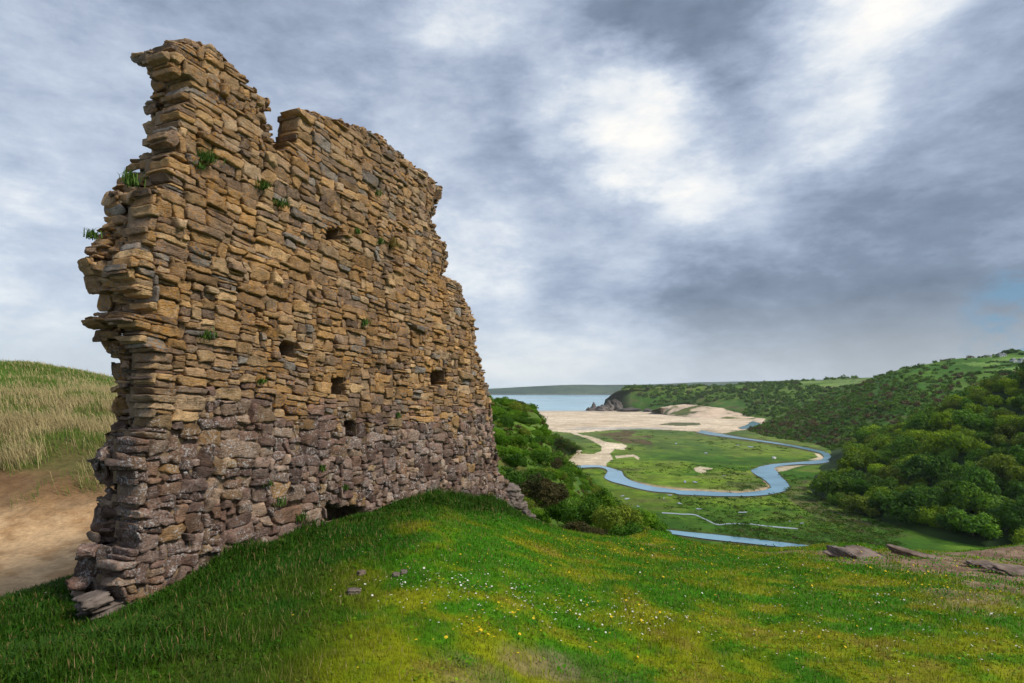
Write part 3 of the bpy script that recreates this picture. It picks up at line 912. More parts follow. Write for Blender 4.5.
# ------------------------------------------------------------------ blades of grass
def blades(pos, h, w, az, lean, col, segs=1, bend=1.0):
    n = len(pos)
    d = np.stack([np.cos(az), np.sin(az), 0 * az], -1)
    sd = np.stack([-np.sin(az), np.cos(az), 0 * az], -1)
    tip = pos + d * (lean * h)[:, None] + np.array([0, 0, 1.]) * (h * np.sqrt(np.maximum(1 - lean ** 2, .08)))[:, None]
    if segs == 1:
        V = np.stack([pos - sd * w[:, None] / 2, pos + sd * w[:, None] / 2, tip], 1)
        f = np.arange(n * 3).reshape(n, 3)
        c = np.repeat(col[:, None], 3, 1)
        return V.reshape(-1, 3), [f], c.reshape(-1, 3)
    mid = pos + d * (lean * h * .3 * bend)[:, None] + np.array([0, 0, 1.]) * (h * .62)[:, None]
    V = np.stack([pos - sd * w[:, None] / 2, pos + sd * w[:, None] / 2, mid + sd * w[:, None] * .38, mid - sd * w[:, None] * .38, tip], 1)
    i = np.arange(n)[:, None] * 5
    f4 = i + np.array([[0, 1, 2, 3]]); f3 = i + np.array([[3, 2, 4]])
    c = np.repeat(col[:, None], 5, 1)
    return V.reshape(-1, 3), [f4, f3], c.reshape(-1, 3)

def in_wall(x, y, pad=.05):
    s = x * ES[0] + y * ES[1]; o = -(x * NW[0] + y * NW[1]) - DW
    return (o > -pad) & (o < .8) & (s > 3.95) & (s < 12.6)

N = 520000
ph = np.radians(rng.uniform(-55, 62, N))
r = (rng.random(N) * (20 ** .75 - 2.2 ** .75) + 2.2 ** .75) ** (1 / .75)
x, y = r * np.sin(ph), r * np.cos(ph)
c, s = turf_col(x, y)
rc = np.interp(ph, tphi, tr)
keep = (rng.random(N) > s * .93) & ~in_wall(x, y) & (r < rc + 2.8 + 4 * (ph > -.02))
x, y, r, c = x[keep], y[keep], r[keep], c[keep]
n = len(x)
pos = np.stack([x, y, knoll(x, y) - .004], -1)
tuft = sstep(.1, .6, fbm(xy1(x, y, 1.6), 3, 201))
lushw = sstep(-.30, -.5, x / np.maximum(y, .5) - .03 * r)
h = (.022 + .03 * rng.random(n) + .05 * tuft * rng.random(n) + .045 * lushw * rng.random(n)) * (1 + .25 * sstep(8, 16, r))
w = np.maximum(.0045, .00125 * r) * rng.uniform(.7, 1.3, n)
col = c * rng.uniform(.7, 1.45, (n, 1)) * np.array([1, 1, 1])
dry = rng.random(n) < .10
col = np.where(dry[:, None], np.array([.30, .23, .09]) * rng.uniform(.6, 1.2, (n, 1)), col)
v, f, cc = blades(pos, h, w, rng.uniform(0, 2 * np.pi, n), rng.uniform(.1, .85, n), col)
link_o = link('grass', mesh('grass', v, f, M_grass, cc, False))
tag(link_o, kind='stuff')

N = 60000
ph = np.radians(rng.uniform(-48, 46, N)); r = (rng.random(N) * (17 ** .75 - 2.3 ** .75) + 2.3 ** .75) ** (1 / .75)
x, y = r * np.sin(ph), r * np.cos(ph)
cl_ = fbm(xy1(x, y, 2.6), 3, 221)
keep = (cl_ > rng.uniform(-.15, .35, N)) & ~in_wall(x, y) & (r < np.interp(ph, tphi, tr) + .5)
x, y, r = x[keep], y[keep], r[keep]; n = len(x)
c, _ = turf_col(x, y)
sz = rng.uniform(.006, .014, n) * (1 + .07 * r)
pos = np.stack([x, y, knoll(x, y) + rng.uniform(.006, .032, n)], -1)
a = rng.uniform(0, 6.28, n); t1 = np.stack([np.cos(a), np.sin(a), rng.normal(0, .35, n)], -1) * sz[:, None]; t2 = np.stack([-np.sin(a), np.cos(a), rng.normal(0, .35, n)], -1) * (sz * .7)[:, None]
V = np.stack([pos - t1, pos + t2, pos + t1, pos - t2], 1).reshape(-1, 3)
cc = np.repeat((c * np.array([.75, 1.05, .8]) * rng.uniform(.6, 1.5, (n, 1)))[:, None], 4, 1).reshape(-1, 3)
tag(link('turf_leaves', mesh('turf_leaves', V, [np.arange(n * 4).reshape(-1, 4)], M_grass, cc, False)), kind='stuff')

# long lush grass along the foot of the wall
N = 30000
sv = rng.uniform(3.3, 13.6, N); ov = -np.abs(rng.normal(0, .42, N)) + .06
dens = sstep(.0, .5, fbm(np.stack([sv * .9, sv * 0, sv * 0], -1), 3, 203) + .55 + .5 * sstep(8, 9.5, sv))
keep = (rng.random(N) < dens)
sv, ov = sv[keep], ov[keep]
p = wpt(sv, ov, 0 * sv)
x, y = p[:, 0], p[:, 1]
n = len(x)
pos = np.stack([x, y, knoll(x, y) - .01], -1)
prof_h = .15 + .17 * sstep(8.2, 9.6, sv) * sstep(13.5, 12, sv) + .12 * fbm(np.stack([sv * 1.5, ov * 2, sv * 0], -1), 2, 205)
h = np.maximum(.05, prof_h * rng.uniform(.4, 1.15, n) * np.exp(-(ov / .75) ** 2))
g = rng.random(n)
col = lerp3(C3(.014, .060, .002), C3(.05, .130, .004), g)
col = np.where((rng.random(n) < .05)[:, None], C3(.22, .16, .06), col)
dist = np.hypot(x, y)
v, f, cc = blades(pos, h, np.maximum(.008, .0013 * dist), rng.uniform(0, 2 * np.pi, n), rng.uniform(.2, .9, n), col, 2)
tag(link('long_grass', mesh('long_grass', v, f, M_grass, cc, False)), kind='stuff')

# lush bank at the lower left
N = 42000
ph = np.radians(rng.uniform(-52, -22, N)); r = rng.uniform(4.2, 9.5, N)
x, y = r * np.sin(ph), r * np.cos(ph)
dw = -(x * NW[0] + y * NW[1]) - DW; sw_ = x * ES[0] + y * ES[1]
prob = np.clip(np.maximum(sstep(-1.6, -.2, dw), sstep(4.9, 3.6, sw_)) * (.75 + .5 * fbm(xy1(x, y, 1.4), 3, 207)), 0, 1)
prob = prob * sstep(-22, -33, np.degrees(ph) + 5 * fbm(xy1(x, y, 1.1), 3, 209))
keep = (rng.random(N) < prob) & ~in_wall(x, y) & (r < np.interp(ph, tphi, tr) + 2.6)
x, y, r = x[keep], y[keep], r[keep]; n = len(x)
pos = np.stack([x, y, knoll(x, y) - .01], -1)
h = (.035 + .10 * rng.random(n)) * (.7 + .5 * fbm(xy1(x, y, 2), 2, 208))
col = lerp3(C3(.014, .056, .002), C3(.050, .115, .004), rng.random(n))
col = np.where((rng.random(n) < .06)[:, None], C3(.20, .14, .05), col)
v, f, cc = blades(pos, np.abs(h) + .03, .011 + 0 * h, rng.uniform(0, 2 * np.pi, n), rng.uniform(.2, .9, n), col, 2)
tag(link('bank_grass', mesh('bank_grass', v, f, M_grass, cc, False)), kind='stuff')

# marram grass blown over the dune
gu, gv = G_du.shape[:2]
N = 150000
iu = rng.random(N) * (gu - 1); iv = rng.random(N) * (gv - 1)
i0 = iu.astype(int); j0 = iv.astype(int)
fu, fv = (iu - i0)[:, None], (iv - j0)[:, None]
i1, j1 = np.minimum(i0 + 1, gu - 1), np.minimum(j0 + 1, gv - 1)
pos = (G_du[i0, j0] * (1 - fu) + G_du[i1, j0] * fu) * (1 - fv) + (G_du[i0, j1] * (1 - fu) + G_du[i1, j1] * fu) * fv
zr = pos[:, 2] - EYE
cl = 1.25 * fbm(np.stack([pos[:, 0] * .75, pos[:, 1] * .55, pos[:, 2] * 0], -1), 4, 211)
up = sstep(-.9, .3, zr + .6 * cl)
prob = sstep(-3.1, -1.9, zr + .9 * cl) ** 1.3
keep = (rng.random(N) < prob * .95) & (pos[:, 1] < 46)
pos, zr, cl, up = pos[keep], zr[keep], cl[keep], up[keep]; n = len(pos)
strawf = np.clip(sstep(-.25, .2, cl) * (1 - .9 * sstep(-.1, .7, zr)) * sstep(-2.9, -2.0, zr + .4 * cl) + .06, 0, 1)
isst = rng.random(n) < strawf
col = np.where(isst[:, None], C3(.42, .34, .16) * rng.uniform(.5, 1.2, (n, 1)), lerp3(C3(.045, .125, .006), C3(.15, .165, .03), rng.random(n)))
h = np.where(isst, rng.uniform(.35, .85, n), rng.uniform(.18, .5, n)) * (1 - .45 * up)
azm = np.pi * .95 + .5 * cl + rng.normal(0, .32, n)
v, f, cc = blades(pos - np.array([0, 0, .03]), h, (.005 + .0005 * pos[:, 1]), azm, np.clip(rng.normal(.72, .16, n), .1, .93), col, 2, 1.3)
tag(link('marram_grass', mesh('marram_grass', v, f, M_grass, cc, False)), kind='stuff')

# ------------------------------------------------------------------ bushes and trees
def crown(name, seed, n_leaf, size, leaf, pal, lobes=8, flat=.8, lift=.0):
    """foliage made of many small leaf sprays spread over uneven lobes; size = overall radius"""
    r = np.random.default_rng(seed)
    cen = r.normal(0, 1, (lobes, 3)); cen /= np.linalg.norm(cen, axis=1)[:, None]
    cen *= r.uniform(.25, .85, (lobes, 1)) * size
    cen[:, 2] = np.abs(cen[:, 2]) * flat + .30 * size
    rad = r.uniform(.20, .52, lobes) * size
    k = r.integers(0, lobes, n_leaf)
    d = r.normal(0, 1, (n_leaf, 3)); d /= np.linalg.norm(d, axis=1)[:, None]
    rr_ = np.clip(r.normal(.93, .13, n_leaf), .35, 1.22)
    pos = cen[k] + d * (rad[k] * rr_)[:, None] * np.array([1, 1, .85])
    pos += .10 * size * np.stack([vn(pos * (3 / size) + 3 * a, seed + a) for a in range(3)], -1)
    pos[:, 2] = np.maximum(pos[:, 2], .02 * size) + lift
    nn = d * .8 + r.normal(0, .55, (n_leaf, 3)) + np.array([0, 0, .25]); nn /= np.linalg.norm(nn, axis=1)[:, None]
    t = np.cross(nn, r.normal(0, 1, (n_leaf, 3))); t /= np.linalg.norm(t, axis=1)[:, None]
    b = np.cross(nn, t)
    L = leaf * r.uniform(.6, 1.35, (n_leaf, 1))
    V = np.stack([pos - t * L, pos + b * L * .55 - nn * L * .15, pos + t * L, pos - b * L * .55 - nn * L * .15], 1).reshape(-1, 3)
    f = np.arange(n_leaf * 4).reshape(-1, 4)
    lobe_c = r.random(lobes)
    m = np.clip(lobe_c[k] + r.normal(0, .25, n_leaf), 0, 1)
    c = lerp3(pal[0], pal[1], m) * r.uniform(.75, 1.25, (n_leaf, 1))
    # dense inner twigs and leaves so the crown is not hollow
    return V, f, np.repeat(c[:, None], 4, 1).reshape(-1, 3)

def solid_lobes(seed, size, lobes, flat, lift, pal):
    return None

def crown_mesh(name, *a, **k):
    V, f, c = crown(name, *a, **k)
    return mesh(name, V, [f], M_leaf, c, False)

def tube(path, radii, n=6):
    path = np.asarray(path, float); V = []
    for i, (p, q) in enumerate(zip(path, radii)):
        d = path[min(i + 1, len(path) - 1)] - path[max(i - 1, 0)]
        d /= np.linalg.norm(d) + 1e-9
        a = np.cross(d, [0.3, 1, .2]); a /= np.linalg.norm(a); b = np.cross(d, a)
        th = np.linspace(0, 2 * np.pi, n, endpoint=False)
        V.append(p + q * (np.cos(th)[:, None] * a + np.sin(th)[:, None] * b))
    m = len(path)
    f = [(i * n + j, i * n + (j + 1) % n, (i + 1) * n + (j + 1) % n, (i + 1) * n + j) for i in range(m - 1) for j in range(n)]
    return np.concatenate(V), np.array(f)

def trunk_mesh(name, seed, H, R):
    r = random.Random(seed)
    Vs, Fs, n0 = [], [], 0
    def add(p, q):
        nonlocal n0
        v, f = tube(p, q)
        Vs.append(v); Fs.append(f + n0); n0 += len(v)
    add([(0, 0, -.6), (r.uniform(-.1, .1) * H, r.uniform(-.1, .1) * H, H * .5), (r.uniform(-.15, .15) * H, r.uniform(-.15, .15) * H, H * 1.1)], (R, R * .75, R * .3))
    for k in range(5):
        a = r.uniform(0, 6.28); h0 = H * r.uniform(.35, .8)
        add([(0, 0, h0), (math.cos(a) * H * .35, math.sin(a) * H * .35, h0 + H * .3), (math.cos(a) * H * .62, math.sin(a) * H * .62, h0 + H * .55)], (R * .4, R * .25, R * .08))
    return mesh(name, np.concatenate(Vs), [np.concatenate(Fs)], M_bark)

PAL = {
    'dark': ((.028, .092, .004), (.066, .165, .008)),
    'mid': ((.054, .142, .005), (.125, .240, .010)),
    'yellow': ((.115, .215, .004), (.250, .350, .008)),
    'olive': ((.080, .135, .008), (.150, .200, .014)),
}
def copy_tree(o):
    c = o.copy(); C.objects.link(c)
    for ch in o.children:
        d = ch.copy(); C.objects.link(d); d.parent = c
    return c

protos = {}
def tree_proto(kind, var):
    key = (kind, var)
    if key not in protos:
        root = link('tree', None)
        link('trunk', trunk_mesh('trunk', 50 + var, 3.0, .26), root)
        link('crown', crown_mesh('crown', 300 + 7 * var + 31 * list(PAL).index(kind), 4200, 5.2, .34, [np.array(q) for q in PAL[kind]], 14, .75, .8), root)
        protos[key] = [root, False]
    p = protos[key]
    if not p[1]:
        p[1] = True
        return p[0]
    return copy_tree(p[0])

def scatter(G, n_try, spacing, seed, okf, v0=0., v1=1.):
    r = np.random.default_rng(seed)
    nu, nv = G.shape[:2]
    out = []; cell = {}
    for _ in range(n_try):
        i = r.integers(0, nu); j = int(r.uniform(v0, v1) * (nv - 1))
        p = G[i, j]
        sp = spacing(p) if callable(spacing) else spacing
        if not okf(p): continue
        if any((q[0] - p[0]) ** 2 + (q[1] - p[1]) ** 2 < sp * sp for q in out): continue
        out.append(p.copy())
    return out

r0 = random.Random(77)
tree_lab = {
    'dark': 'round dark green tree in the dense wood covering the nearer hill',
    'mid': 'round mid green tree in the dense wood covering the nearer hill',
    'yellow': 'yellowish green tree in the dense wood covering the nearer hill',
    'olive': 'dull olive brown-green tree in the dense wood covering the nearer hill',
}
spots = scatter(G_h3, 12000, 8.3, 5, lambda p: 780 < proj(*p)[0] < 1090 and p[2] > 4.5, 0.0, .84)
def clear_of_river(p):
    x_, y_ = proj(*p)
    return x_ > 826 and not (y_ < 480 and x_ < 850)
spots = [p for p in spots if clear_of_river(p)]
spots.sort(key=lambda p: p[1])
spots = spots[:295]
print('wood trees', len(spots))
for p in spots:
    px, py = proj(*p)
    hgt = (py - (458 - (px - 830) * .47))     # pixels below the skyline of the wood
    wts = {'dark': .18 + .005 * max(0, hgt), 'mid': .5, 'yellow': max(.12, .95 - .010 * hgt), 'olive': .28}  # lit tops of the wood put into colour: more yellow trees near the skyline
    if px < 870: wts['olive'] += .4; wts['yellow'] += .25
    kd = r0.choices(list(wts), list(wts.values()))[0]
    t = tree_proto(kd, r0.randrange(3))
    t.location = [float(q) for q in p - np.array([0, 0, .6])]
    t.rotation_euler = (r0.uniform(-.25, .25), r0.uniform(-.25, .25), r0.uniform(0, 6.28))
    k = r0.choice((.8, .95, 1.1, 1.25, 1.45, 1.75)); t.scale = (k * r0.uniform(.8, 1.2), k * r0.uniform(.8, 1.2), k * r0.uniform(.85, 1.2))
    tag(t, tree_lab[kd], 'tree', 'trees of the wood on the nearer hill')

# scrub on the middle hill and the headland: low bushes beyond counting
def mass(name, G, n_try, spacing, seed, size, leaf, nleaf, kinds, okf, v0=0., v1=.8, label=None):
    r = np.random.default_rng(seed)
    pts = scatter(G, n_try, spacing, seed, okf, v0, v1)
    Vs, Cs = [], []
    for p in pts:
        kd = kinds(p, r)
        sz = size * r.uniform(.6, 1.4)
        V, f, c = crown('', int(r.integers(1e6)), nleaf, sz, leaf * sz / size, [np.array(q) for q in kd], 5, .6)
        Vs.append(V + p - np.array([0, 0, .25 * sz])); Cs.append(c * r.uniform(.8, 1.2))
    V = np.concatenate(Vs)
    o = link(name, mesh(name, V, [np.arange(len(V)).reshape(-1, 4)], M_leaf, np.concatenate(Cs), False))
    tag(o, kind='stuff')
    print(name, len(pts))
BR = ((.075, .058, .024), (.12, .085, .032)); GR = ((.050, .118, .008), (.098, .180, .013)); GD = ((.036, .088, .008), (.070, .132, .012))
def kinds_h2(p, r):
    px, py = proj(*p)
    q = r.random()
    low = np.clip((py - 375 + .12 * (px - 880)) / 50, 0, 1)
    return BR if q < .15 + .28 * low else (GR if q < .8 else GD)
def ok_h2(p):
    px, py = proj(*p)
    d = .16 + .84 * float(sstep(372, 412, py + .12 * (px - 880)))
    if px > 955 and py < 373: d *= .15
    return 745 < px < 1040 and random.random() < d
mass('scrub', G_h2, 9000, 5.6, 8, 4.2, .85, 100, kinds_h2, ok_h2, .0, .78)
def kinds_hd(p, r):
    return GD if r.random() < .45 else (GR if r.random() < .8 else ((.06, .075, .022), (.09, .10, .03)))
def ok_hd(p):
    px, py = proj(*p)
    if inpoly(np.array(px), np.array(py), [(796, 382), (876, 377), (876, 381), (850, 387), (820, 387.5), (800, 384.5)]): return False
    n = float(fbm(np.array([p * .006]), 3, 90)[0])
    return 622 < px < 890 and random.random() < .35 + 1.1 * n + .35 * (px > 745)
mass('headland_scrub', G_head, 8000, 12, 9, 8.0, 2.2, 80, kinds_hd, ok_hd, .05, .82)

# shrubs on the near flank
def shrub_proto(kind, var):
    key = ('s', kind, var)
    if key not in protos:
        pal = {'green': ((.060, .160, .004), (.140, .270, .008)), 'deep': ((.034, .105, .004), (.080, .180, .007)), 'gorse': ((.050, .060, .016), (.105, .085, .024)), 'lime': ((.110, .165, .012), (.20, .25, .022))}[kind]
        me = crown_mesh('shrub', 500 + 13 * var + 7 * len(kind), 6500, 1.6, .075, [np.array(q) for q in pal], 9, .65)
        protos[key] = [link('shrub', me), False]
    p = protos[key]
    if not p[1]:
        p[1] = True
        return p[0]
    o = p[0].copy(); C.objects.link(o)
    return o
shrub_lab = {'green': 'bright green leafy shrub on the slope behind the ruin', 'deep': 'dark green dense shrub on the slope behind the ruin',
             'gorse': 'brownish gorse-like shrub on the slope behind the ruin', 'lime': 'yellow-green shrub on the slope behind the ruin'}
def okf(p):
    px, py = proj(*p)
    if not (470 < px < 668 and p[1] > 20): return False
    n = float(fbm(np.array([p * .045]), 3, 95)[0])
    return random.random() < .78 + .9 * n
sp = scatter(G_fl[:85], 2500, lambda p: 1.5 + .015 * p[1], 61, okf, .3, .92)
sp = sp + [p for p in scatter(G_fl, 9000, lambda p: 1.7 + .0115 * p[1], 6, okf, .02, .86) if all(abs(q[0] - p[0]) + abs(q[1] - p[1]) > 2.2 for q in sp)]
sp.sort(key=lambda p: p[1]); print('shrubs', len(sp))
sp, sp_far = sp[:290], sp[290:]
Vs, Cs = [], []
for p in sp_far:
    kd = r0.choices(('green', 'deep', 'olive'), (.45, .4, .15))[0]
    pal = {'green': ((.050, .130, .005), (.120, .22, .010)), 'deep': ((.032, .095, .005), (.070, .155, .008)), 'olive': ((.07, .08, .018), (.12, .12, .026))}[kd]
    sz = (.72 + .0030 * p[1]) * 1.6 * r0.uniform(.7, 1.3)
    V, f, c = crown('', r0.randrange(10 ** 6), 260, sz, .26, [np.array(q) for q in pal], 6, .6)
    Vs.append(V + p - np.array([0, 0, .2 * sz])); Cs.append(c)
near_fl = G_fl[:85]
for p in scatter(near_fl, 6000, lambda p: .55 + .011 * p[1], 67, lambda p: 330 < proj(*p)[0] < 700 and 14 < p[1] < 110, .3, .97) + scatter(G_fl, 11000, lambda p: .9 + .0075 * p[1], 66, lambda p: 330 < proj(*p)[0] < 690 and p[1] > 20, .0, .97):
    sz = (.45 + .0035 * p[1]) * r0.uniform(.6, 1.3)
    pal = r0.choice((((.05, .12, .006), (.11, .20, .010)), ((.06, .12, .006), (.13, .19, .012)), ((.075, .075, .016), (.13, .115, .026))))
    V, f, c = crown('', r0.randrange(10 ** 6), 150, sz, .05 + .0013 * p[1], [np.array(q) for q in pal], 5, .45)
    Vs.append(V + p - np.array([0, 0, .3 * sz])); Cs.append(c)
V = np.concatenate(Vs)
tag(link('undergrowth', mesh('undergrowth', V, [np.arange(len(V)).reshape(-1, 4)], M_leaf, np.concatenate(Cs), False)), kind='stuff')
for p in sp:
    px, py = proj(*p)
    kd = r0.choices(('green', 'deep', 'gorse', 'lime'), (.48, .26, .06, .20))[0]
    s = shrub_proto(kd, r0.randrange(2))
    k = (.68 + .0017 * p[1]) * r0.uniform(.7, 1.3)
    s.location = [float(q) for q in p - np.array([0, 0, .3 * k])]
    s.rotation_euler = (r0.uniform(-.15, .15), r0.uniform(-.15, .15), r0.uniform(0, 6.28))
    s.scale = (k * r0.uniform(.9, 1.25), k * r0.uniform(.9, 1.25), k * r0.uniform(.75, 1.1))
    tag(s, shrub_lab[kd], 'shrub', 'shrubs on the slope behind the ruin')
# the clear row of bushes just over the edge of the knoll
edge_sh = [(617, 527, 36, 1.1, 'lime', 'largest bright green bush at the grassy edge above the marsh'), (643, 530, 38, .85, 'green', 'bright green bush beside the yellow-green mound at the grass edge'), (631, 541, 30, .8, 'deep', 'low dark green bush in front of the two bright ones at the grass edge'), (652, 541, 30, .5, 'lime', 'small yellow-green bush at the end of the row of bushes'),
           (575, 530, 32, .5, 'gorse', 'dark brown bush in the dip beside the wall foot'), (596, 537, 24, .42, 'gorse', 'small reddish brown bush at the grass edge'), (545, 500, 38, 1.05, 'gorse', 'broad brown-green bush on the slope beside the wall corner'), (590, 522, 42, 1.0, 'deep', 'dark green bush behind the bright bushes at the grass edge'), (560, 518, 45, 1.0, 'deep', 'dark green bush between the brown bushes beside the ruin'), (516, 486, 52, 1.1, 'deep', 'dark green bush right beside the ruined wall corner'), (602, 508, 55, 1.2, 'green', 'mid green bush behind the bright bushes on the slope')]
for x, y, D, k, kd, lab in edge_sh:
    s = shrub_proto(kd, r0.randrange(2))
    s.location = [float(q) for q in P(x, y, D) - np.array([0, 0, .3])]
    s.rotation_euler = (0, 0, r0.uniform(0, 6.28)); s.scale = (k, k, k)
    tag(s, lab, 'shrub', 'bushes at the edge of the grass')

# trees, hedges and houses on the hilltop
def surf_at(G, px, py):
    X, Y = proj(G[..., 0], G[..., 1], G[..., 2])
    d = (X - px) ** 2 + ((Y - py)) ** 2
    d[:, int(G.shape[1] * .82):] = 1e9
    i = np.unravel_index(np.argmin(d), d.shape)
    return G[i].copy()
top_trees = [(1004, 352.5, 1.0), (1008, 352.5, 1.15), (1012.5, 352, 1.15), (1017, 352.5, 1.0), (1021, 354, .75), (998, 354, .7), (994, 354.5, .6), (984, 356, .7), (980, 357, .6), (966, 359, .5), (1005, 374, 1.2), (1009, 373, .9), (979, 372.5, .8), (972, 378, .6), (878, 378.5, .9), (872, 379, .6), (900, 373, .5)]
for i, (x, y, k) in enumerate(top_trees):
    p = surf_at(G_h2, x, y + 1.0)
    t = tree_proto('dark', i % 3)
    t.location = [float(q) for q in p - np.array([0, 0, 1.])]
    t.rotation_euler = (0, 0, r0.uniform(0, 6.28)); t.scale = (k * 1.1, k * 1.1, k * .9)
    tag(t, 'small dark tree standing along the far hilltop or its fields', 'tree', 'trees on the far hilltop')
M_white = plain_mat('white_render', (.62, .62, .62), (.74, .74, .73), .8)
M_slate = plain_mat('grey_slate', (.10, .11, .13), (.17, .18, .20), .8)
M_pane = plain_mat('dark_glass', (.03, .04, .05), (.05, .06, .07), .5, .2)
def boxv(c, h):
    c = np.array(c, float); h = np.array(h, float)
    v = np.array([(sx_, sy_, sz_) for sx_ in (-1, 1) for sy_ in (-1, 1) for sz_ in (-1, 1)]) * h + c
    f = np.array([(0, 1, 3, 2), (4, 6, 7, 5), (0, 4, 5, 1), (2, 3, 7, 6), (0, 2, 6, 4), (1, 5, 7, 3)])
    return v, f
def house(px, py, L, lab):
    p = surf_at(G_h2, px, py)
    root = link('house', None, None, p - np.array([0, 0, .4]), r0.uniform(-.3, .3))
    tag(root, lab, 'house', 'houses on the far hilltop')
    Wd, H = 5.5, 3.2
    v, f = boxv((0, 0, H / 2), (L / 2, Wd / 2, H / 2))
    link('wall', mesh('wall', v, [f], M_white, smooth=False), root)
    e = .35
    v = np.array([(-L / 2 - e, -Wd / 2 - e, H - .05), (L / 2 + e, -Wd / 2 - e, H - .05), (L / 2 + e, Wd / 2 + e, H - .05), (-L / 2 - e, Wd / 2 + e, H - .05), (-L / 2 - e, 0, H + 2.2), (L / 2 + e, 0, H + 2.2)])
    rf = link('roof', mesh('roof', v, [np.array([(0, 1, 5, 4), (2, 3, 4, 5), (0, 3, 2, 1)]), np.array([(1, 2, 5), (3, 0, 4)])], M_slate, smooth=False), root)
    v, f = boxv((L * .3, 0, H + 2.3), (.45, .35, .8))
    link('chimney', mesh('chimney', v, [f], M_white, smooth=False), rf)
    for k in (-.3, .3):
        v, f = boxv((L * k, -Wd / 2 - .01, 1.7), (.6, .05, .6))
        link('window', mesh('window', v, [f], M_pane, smooth=False), root)
    v, f = boxv((0, -Wd / 2 - .01, 1.05), (.5, .05, 1.0))
    link('door', mesh('door', v, [f], M_slate, smooth=False), root)
house(987.5, 358.6, 8, 'white house with a slate roof nearest the dip in the far hilltop')
house(1001.5, 356.6, 9, 'white house just below the large clump of hilltop trees')
house(1013.5, 362.2, 6, 'white cottage standing alone below the upper hilltop field')
house(1022, 362.4, 7, 'white house at the very edge of the picture on the far hill')
def hedge(a, b, lab, n=26):
    Vs, Cs = [], []
    for k in range(n):
        t = k / (n - 1)
        p = surf_at(G_h2, a[0] * (1 - t) + b[0] * t, a[1] * (1 - t) + b[1] * t)
        V, f, c = crown('', 900 + k, 60, 2.0, .8, [np.array(q) for q in GD], 4, .5)
        Vs.append(V + p - np.array([0, 0, .5])); Cs.append(c)
    V = np.concatenate(Vs)
    tag(link('hedge', mesh('hedge', V, [np.arange(len(V)).reshape(-1, 4)], M_leaf, np.concatenate(Cs), False)), lab, 'hedge', 'field hedges on the far hill')
hedge((984, 368.6), (1014, 365), 'dark hedge between the two bright fields on the far hill')
hedge((985, 373.2), (1002, 372.5), 'short dark hedge under the lower bright field on the far hill')
hedge((990, 361.8), (1012, 362.6), 'dark hedge along the bottom of the uppermost hilltop field')

# ------------------------------------------------------------------ rocks
def rock_mesh(name, seed, size, mat, taper=0., rough=.26, sharp=7.):
    r = np.random.default_rng(seed)
    tv, tf = box_template(16, 16, 12)
    q = np.abs(tv)
    e = sharp
    tv = tv / ((q ** e).sum(1) ** (1 / e))[:, None]
    off = r.uniform(0, 50, 3)
    v = tv * (1 + rough * fbm(tv * 1.3 + off, 4, seed, .6)[:, None])
    v += .07 * np.stack([vn(tv * 3.5 + off + a, seed + a) for a in range(3)], -1) + .05 * np.stack([vn(tv * 8 + off + a, seed + a) for a in range(3)], -1) + .03 * np.stack([vn(tv * 17 + off + a, seed + a) for a in range(3)], -1)
    if taper: v[:, :2] *= (1.15 - taper * (v[:, 2:] + 1) / 2)
    lay_ = np.floor(v[:, 2] * 3 + .6 * vn(tv * 2 + off, seed + 9)) / 3
    v[:, :2] *= (1 + .16 * np.stack([vn(np.stack([lay_ * 7, tv[:, 0] * .8, tv[:, 1] * .8], -1), seed + 5)] * 2, -1))
    return mesh(name, v * np.array(size), [tf], mat)
def rock(px, py, size, lab, seed, rz=0, tilt=(0, 0), sink=.3, name='rock', mat=None, group=None, pos=None):
    p = hit(px, py) if pos is None else pos
    o = link(name, rock_mesh(name, seed, size, mat or M_rock), None, p + np.array([0, 0, size[2] * (1 - 2 * sink)]), rz)
    o.rotation_euler = (tilt[0], tilt[1], rz)
    return tag(o, lab, name.replace('_', ' '), group)
M_slabr = plain_mat('pinkish_grey_rock', (.085, .058, .042), (.23, .175, .14), 4, .9, .03)
rock(858, 557, (.50, .42, .045), 'flat weathered grey slab lying in the turf at the brow of the slope', 7, .5, (.16, -.05), .5, 'rock_slab', M_slabr)
rock(917, 557, (.46, .11, .06), 'long tilted grey rock with a pointed end on the brow of the slope', 9, -.32, (.15, .22), .3, 'rock_slab', M_slabr)
rock(842, 557, (.09, .34, .10), 'narrow pale rock edge poking from the turf beside the flat slab', 12, .1, (.0, .1), .2, 'rock_slab', M_rock)
rock(1018, 572, (.42, .26, .04), 'broad brown rock ledge in the bare soil at the picture edge', 14, .2, (.1, .1), .5, 'rock_slab', M_slabr)
rock(985, 566, (.30, .16, .04), 'low brown stone almost buried in the bare soil', 15, .4, (0, .1), .3, 'rock_slab', M_slabr)
rock(354, 594, (.055, .03, .022), 'small pale pointed stone lying on the grass below the wall', 16, .3, (.1, .1), .1, 'stone')
rock(361, 575, (.035, .026, .02), 'small brown stone lying on the grass above the pale pointed one', 17, .8, (0, 0), .1, 'stone', M_slabr)
rock(404, 574, (.030, .026, .018), 'small grey stone in the grass in front of the long dark grass', 18, .2, (0, 0), .1, 'stone')
rock(396, 577, (.03, .03, .02), 'tiny grey stone beside the small grey one in the grass', 19, .2, (0, 0), .1, 'stone')
# rubble fallen at the far corner of the wall
for i, (x, y, k) in enumerate([(508, 492, .26), (515, 498, .20), (507, 503, .24), (520, 506, .15), (526, 512, .10), (531, 517, .10), (537, 521, .08), (502, 506, .2)]):
    s_, z_, p = wall_at(x, y, .15)
    rock(x, y, (k * 1.1, k * .85, k * .6), 'grey fallen stone in the rubble at the far corner of the wall', 30 + i, i * 1.3, (.2, .1), .5, 'fallen_stone', M_rock, 'fallen stones at the wall corner', pos=p)
